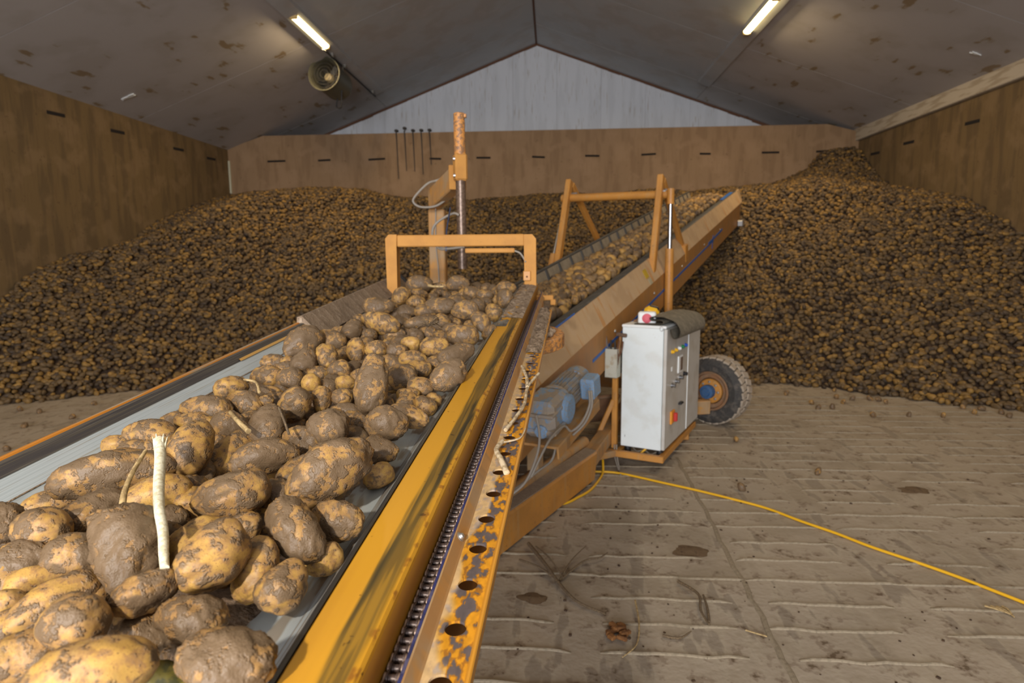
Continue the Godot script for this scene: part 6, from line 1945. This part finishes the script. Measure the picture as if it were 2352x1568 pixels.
	tag(part("dry_leaf", lf, M.straw, self), "dry curled leaf scrap on the floor beside the yellow cable", "plant scrap")
	# small clods of dirt strewn about
	var cl := Shape.new()
	for i in 300:
		var x := rng.randf_range(-0.2, 3.6)
		var z := rng.randf_range(-6.6, -2.5)
		if x < 1.0 and z < -4.6 or rng.randf() < sm(0.6, 3.0, x) * 0.7:
			continue
		var r := rng.randf_range(0.003, 0.009)
		cl.box(Vector3(x, r * 0.3, z), Vector3(r * 2.2, r, r * 1.7), r * 0.4, Basis(Vector3.UP, rng.randf() * TAU))
	var co := part("dirt_crumbs", cl, M.soil, self)
	co.set_meta("kind", "stuff")
	tag(co, "dark crumbs of earth strewn over the floor", "dirt")
	for p in [[Vector3(0.9, 0, -3.81), 0.13, "flat brown smear of earth on the floor near the beam"], [Vector3(2.95, 0, -4.95), 0.13, "flat dark earth patch on the open floor beyond the yellow cable"], [Vector3(-0.1, 0, -3.2), 0.09, "dark wet earth patch close beside the perforated flange"]]:
		var ps := Shape.new()
		var c: Vector3 = p[0]
		var ring := []
		for i in 24:
			var a := TAU * i / 24
			var rr: float = p[1] * (0.9 + 0.35 * N3.get_noise_2d(cos(a) * 40.0, sin(a) * 40.0 + c.x * 50.0))
			ring.append(c + Vector3(cos(a) * rr, 0.001, sin(a) * rr * 0.7))
		for i in 24:
			ps.tri(c + Vector3(0, 0.008, 0), ring[i], ring[(i + 1) % 24], Vector3.UP)
		tag(part("earth_patch", ps, M.patch, self), p[2], "earth")


# dead stems and roots lying on the load and the flange
func build_stems() -> void:
	var w := Shape.new()
	var pts := []
	for p in [Vector3(-0.505, 0.095, -2.68), Vector3(-0.472, 0.085, -2.725), Vector3(-0.412, 0.078, -2.815), Vector3(-0.362, 0.076, -2.885), Vector3(-0.318, 0.072, -2.94), Vector3(-0.286, 0.068, -2.985), Vector3(-0.268, 0.062, -3.01)]:
		pts.append(L1(p.x, p.y, p.z))
	w.tube(smooth_path(pts), 0.0102, 11, 0.0055)
	for i in 5:
		w.tube([pts[0].lerp(pts[1], 0.6) + Vector3(0.004 * (i - 2), 0.0, 0.0), pts[0] + Vector3(0.007 * (i - 2), 0.006 + 0.006 * (i % 2), -0.004)], 0.003, 6, 0.0008)
	tag(part("dead_stem", w, M.stem_white, self), "thick whitish dead stem with dark flecks lying upright across the near potatoes", "plant stem")
	var rows := [
		[[Vector3(-0.519, 0.083, -2.70), Vector3(-0.492, 0.076, -2.77), Vector3(-0.47, 0.066, -2.82), Vector3(-0.453, 0.055, -2.85)], 0.0035, 0.0055, "straw_piece", M.straw, "short pale straw stem standing against the longest potato", "plant stem"],
		[[Vector3(-0.525, 0.054, -2.415), Vector3(-0.477, 0.054, -2.468), Vector3(-0.430, 0.048, -2.51)], 0.0045, 0.006, "straw_piece", M.straw, "broken straw splinter on the earth-coated potato", "plant stem"],
		[[Vector3(-0.405, 0.07, -2.42), Vector3(-0.365, 0.066, -2.48), Vector3(-0.333, 0.05, -2.525)], 0.0022, 0.0028, "dark_twig", M.haulm_dark, "thin dark twig leaning between two muddy potatoes", "twig"],
		[[Vector3(-0.64, 0.05, -2.15), Vector3(-0.59, 0.052, -2.18), Vector3(-0.55, 0.045, -2.24)], 0.003, 0.004, "straw_piece", M.straw, "fibrous straw lying in the split potato", "plant stem"],
		[[Vector3(-0.53, 0.066, -0.46), Vector3(-0.49, 0.066, -0.50), Vector3(-0.44, 0.066, -0.50)], 0.009, 0.004, "straw_piece", M.straw, "pale frayed straw at the far end of the near load", "plant stem"],
		[[Vector3(0.070, -0.058, -1.60), Vector3(0.098, -0.056, -1.738), Vector3(0.109, -0.058, -1.842)], 0.005, 0.006, "root_piece", M.root, "pale root branch hooked on the middle of the flange", "root"],
		[[Vector3(0.136, -0.055, -1.70), Vector3(0.110, -0.06, -1.833), Vector3(0.112, -0.062, -1.987), Vector3(0.097, -0.064, -2.096), Vector3(0.079, -0.068, -2.179)], 0.0045, 0.0055, "root_piece", M.root, "long pale dry root lying along the flange", "root"],
		[[Vector3(0.131, -0.062, -2.18), Vector3(0.121, -0.066, -2.235), Vector3(0.082, -0.064, -2.272)], 0.0016, 0.0028, "root_thread", M.root, "thin root thread reaching to the flange edge", "root"],
		[[Vector3(0.081, -0.064, -2.265), Vector3(0.073, -0.062, -2.32), Vector3(0.090, -0.064, -2.37), Vector3(0.109, -0.07, -2.425)], 0.0055, 0.0075, "root_piece", M.root, "curved thick pale root beside the punched holes", "root"]]
	for r in rows:
		var q := []
		for p in r[0]:
			q.append(L1(p.x, p.y, p.z))
		var s := Shape.new()
		s.tube(smooth_path(q), r[1], 8, r[2])
		tag(part(r[3], s, r[4], self), r[5], r[6])
	# tuft of fine roots on the far load
	var t := Shape.new()
	for i in 22:
		var a := rng.randf() * TAU
		var c := Vector3(-0.275, 0.07, -1.54)
		var e := c + Vector3(cos(a) * rng.randf_range(0.03, 0.09), rng.randf_range(-0.01, 0.04), sin(a) * rng.randf_range(0.03, 0.08))
		t.tube([L1(c.x, c.y, c.z), L1((c.x + e.x) / 2, (c.y + e.y) / 2 + 0.012, (c.z + e.z) / 2), L1(e.x, e.y, e.z)], 0.0016, 5, 0.0007)
	tag(part("root_tuft", t, M.haulm_dark, self), "tangled tuft of fine brown roots on top of the far potatoes", "root tuft")


# ------------------------------------------------------------------
const LAMP := 12.0


func _ready() -> void:
	# camera: wide lens at eye height over the near end of the conveyor
	var cam := Camera3D.new()
	cam.name = "camera"
	cam.position = Vector3(0, 1.9, 0)
	cam.rotation_degrees = Vector3(-7.85, 3.75, -0.42)
	var at := CameraAttributesPhysical.new()
	at.frustum_focal_length = 21.43
	at.frustum_focus_distance = 1.35
	at.frustum_near = 0.05
	at.frustum_far = 200.0
	at.exposure_aperture = 4.8
	at.exposure_multiplier = 1.0
	cam.attributes = at
	add_child(cam)
	cam.current = true
	# overcast sky outside the gateway behind the camera
	var env := Environment.new()
	env.background_mode = Environment.BG_COLOR
	env.background_color = Color("aab4bf")
	env.background_energy_multiplier = 0.6
	env.tonemap_mode = Environment.TONE_MAPPER_LINEAR
	env.tonemap_exposure = 1.0
	env.sdfgi_enabled = true
	env.ssao_enabled = true
	env.ssil_enabled = true
	var we := WorldEnvironment.new()
	we.name = "surroundings"
	we.environment = env
	add_child(we)
	# daylight from the gateway
	var gate := AreaLight3D.new()
	gate.name = "gateway_daylight"
	gate.area_size = Vector2(7.0, 4.4)
	gate.light_color = Color("f4f6ff")
	gate.light_energy = 190.0
	gate.area_range = 60.0
	gate.shadow_enabled = true
	gate.position = Vector3(-1.6, 2.5, 9.3)
	add_child(gate)
	# the photographer's flash
	var flash := SpotLight3D.new()
	flash.name = "camera_flash"
	flash.light_color = Color("fff6ea")
	flash.light_energy = 8.5
	flash.light_size = 0.05
	flash.spot_range = 60.0
	flash.spot_angle = 70.0
	flash.spot_angle_attenuation = 0.6
	flash.shadow_enabled = true
	flash.position = Vector3(-0.7, 2.8, 1.2)
	flash.rotation_degrees = Vector3(-12, 3.75, 0)
	add_child(flash)

	rng.seed = 7
	N3.seed = 5
	N3.noise_type = FastNoiseLite.TYPE_SIMPLEX_SMOOTH
	N3.frequency = 0.02
	N3.fractal_octaves = 2
	frames()
	make_materials()
	build_store()
	build_lamp(-4.72, -11.57, -13.2, 0.06, "lit tube lamp on the left roof slope next to the drum fan")
	build_lamp(3.86, -11.5, -13.1, 0.12, "lit tube lamp on the right roof slope cut by the picture edge")
	build_lamp(-4.72, -4.6, -6.2, 0.06, "added unseen tube lamp on the left roof slope above the near end of the heap", 0.45)  # added lamp out of view, puts more light on floor and load
	build_lamp(3.86, -4.6, -6.2, 0.12, "added unseen tube lamp on the right roof slope above the open floor", 0.45)  # its added twin, also out of view, brightens the floor
	build_heap()
	build_conveyor()
	build_elevator()
	build_cabinet()
	build_mast()
	build_soil()
	build_load()
	build_elevator_load()
	build_stems()
	build_floor_bits()
	build_fan()
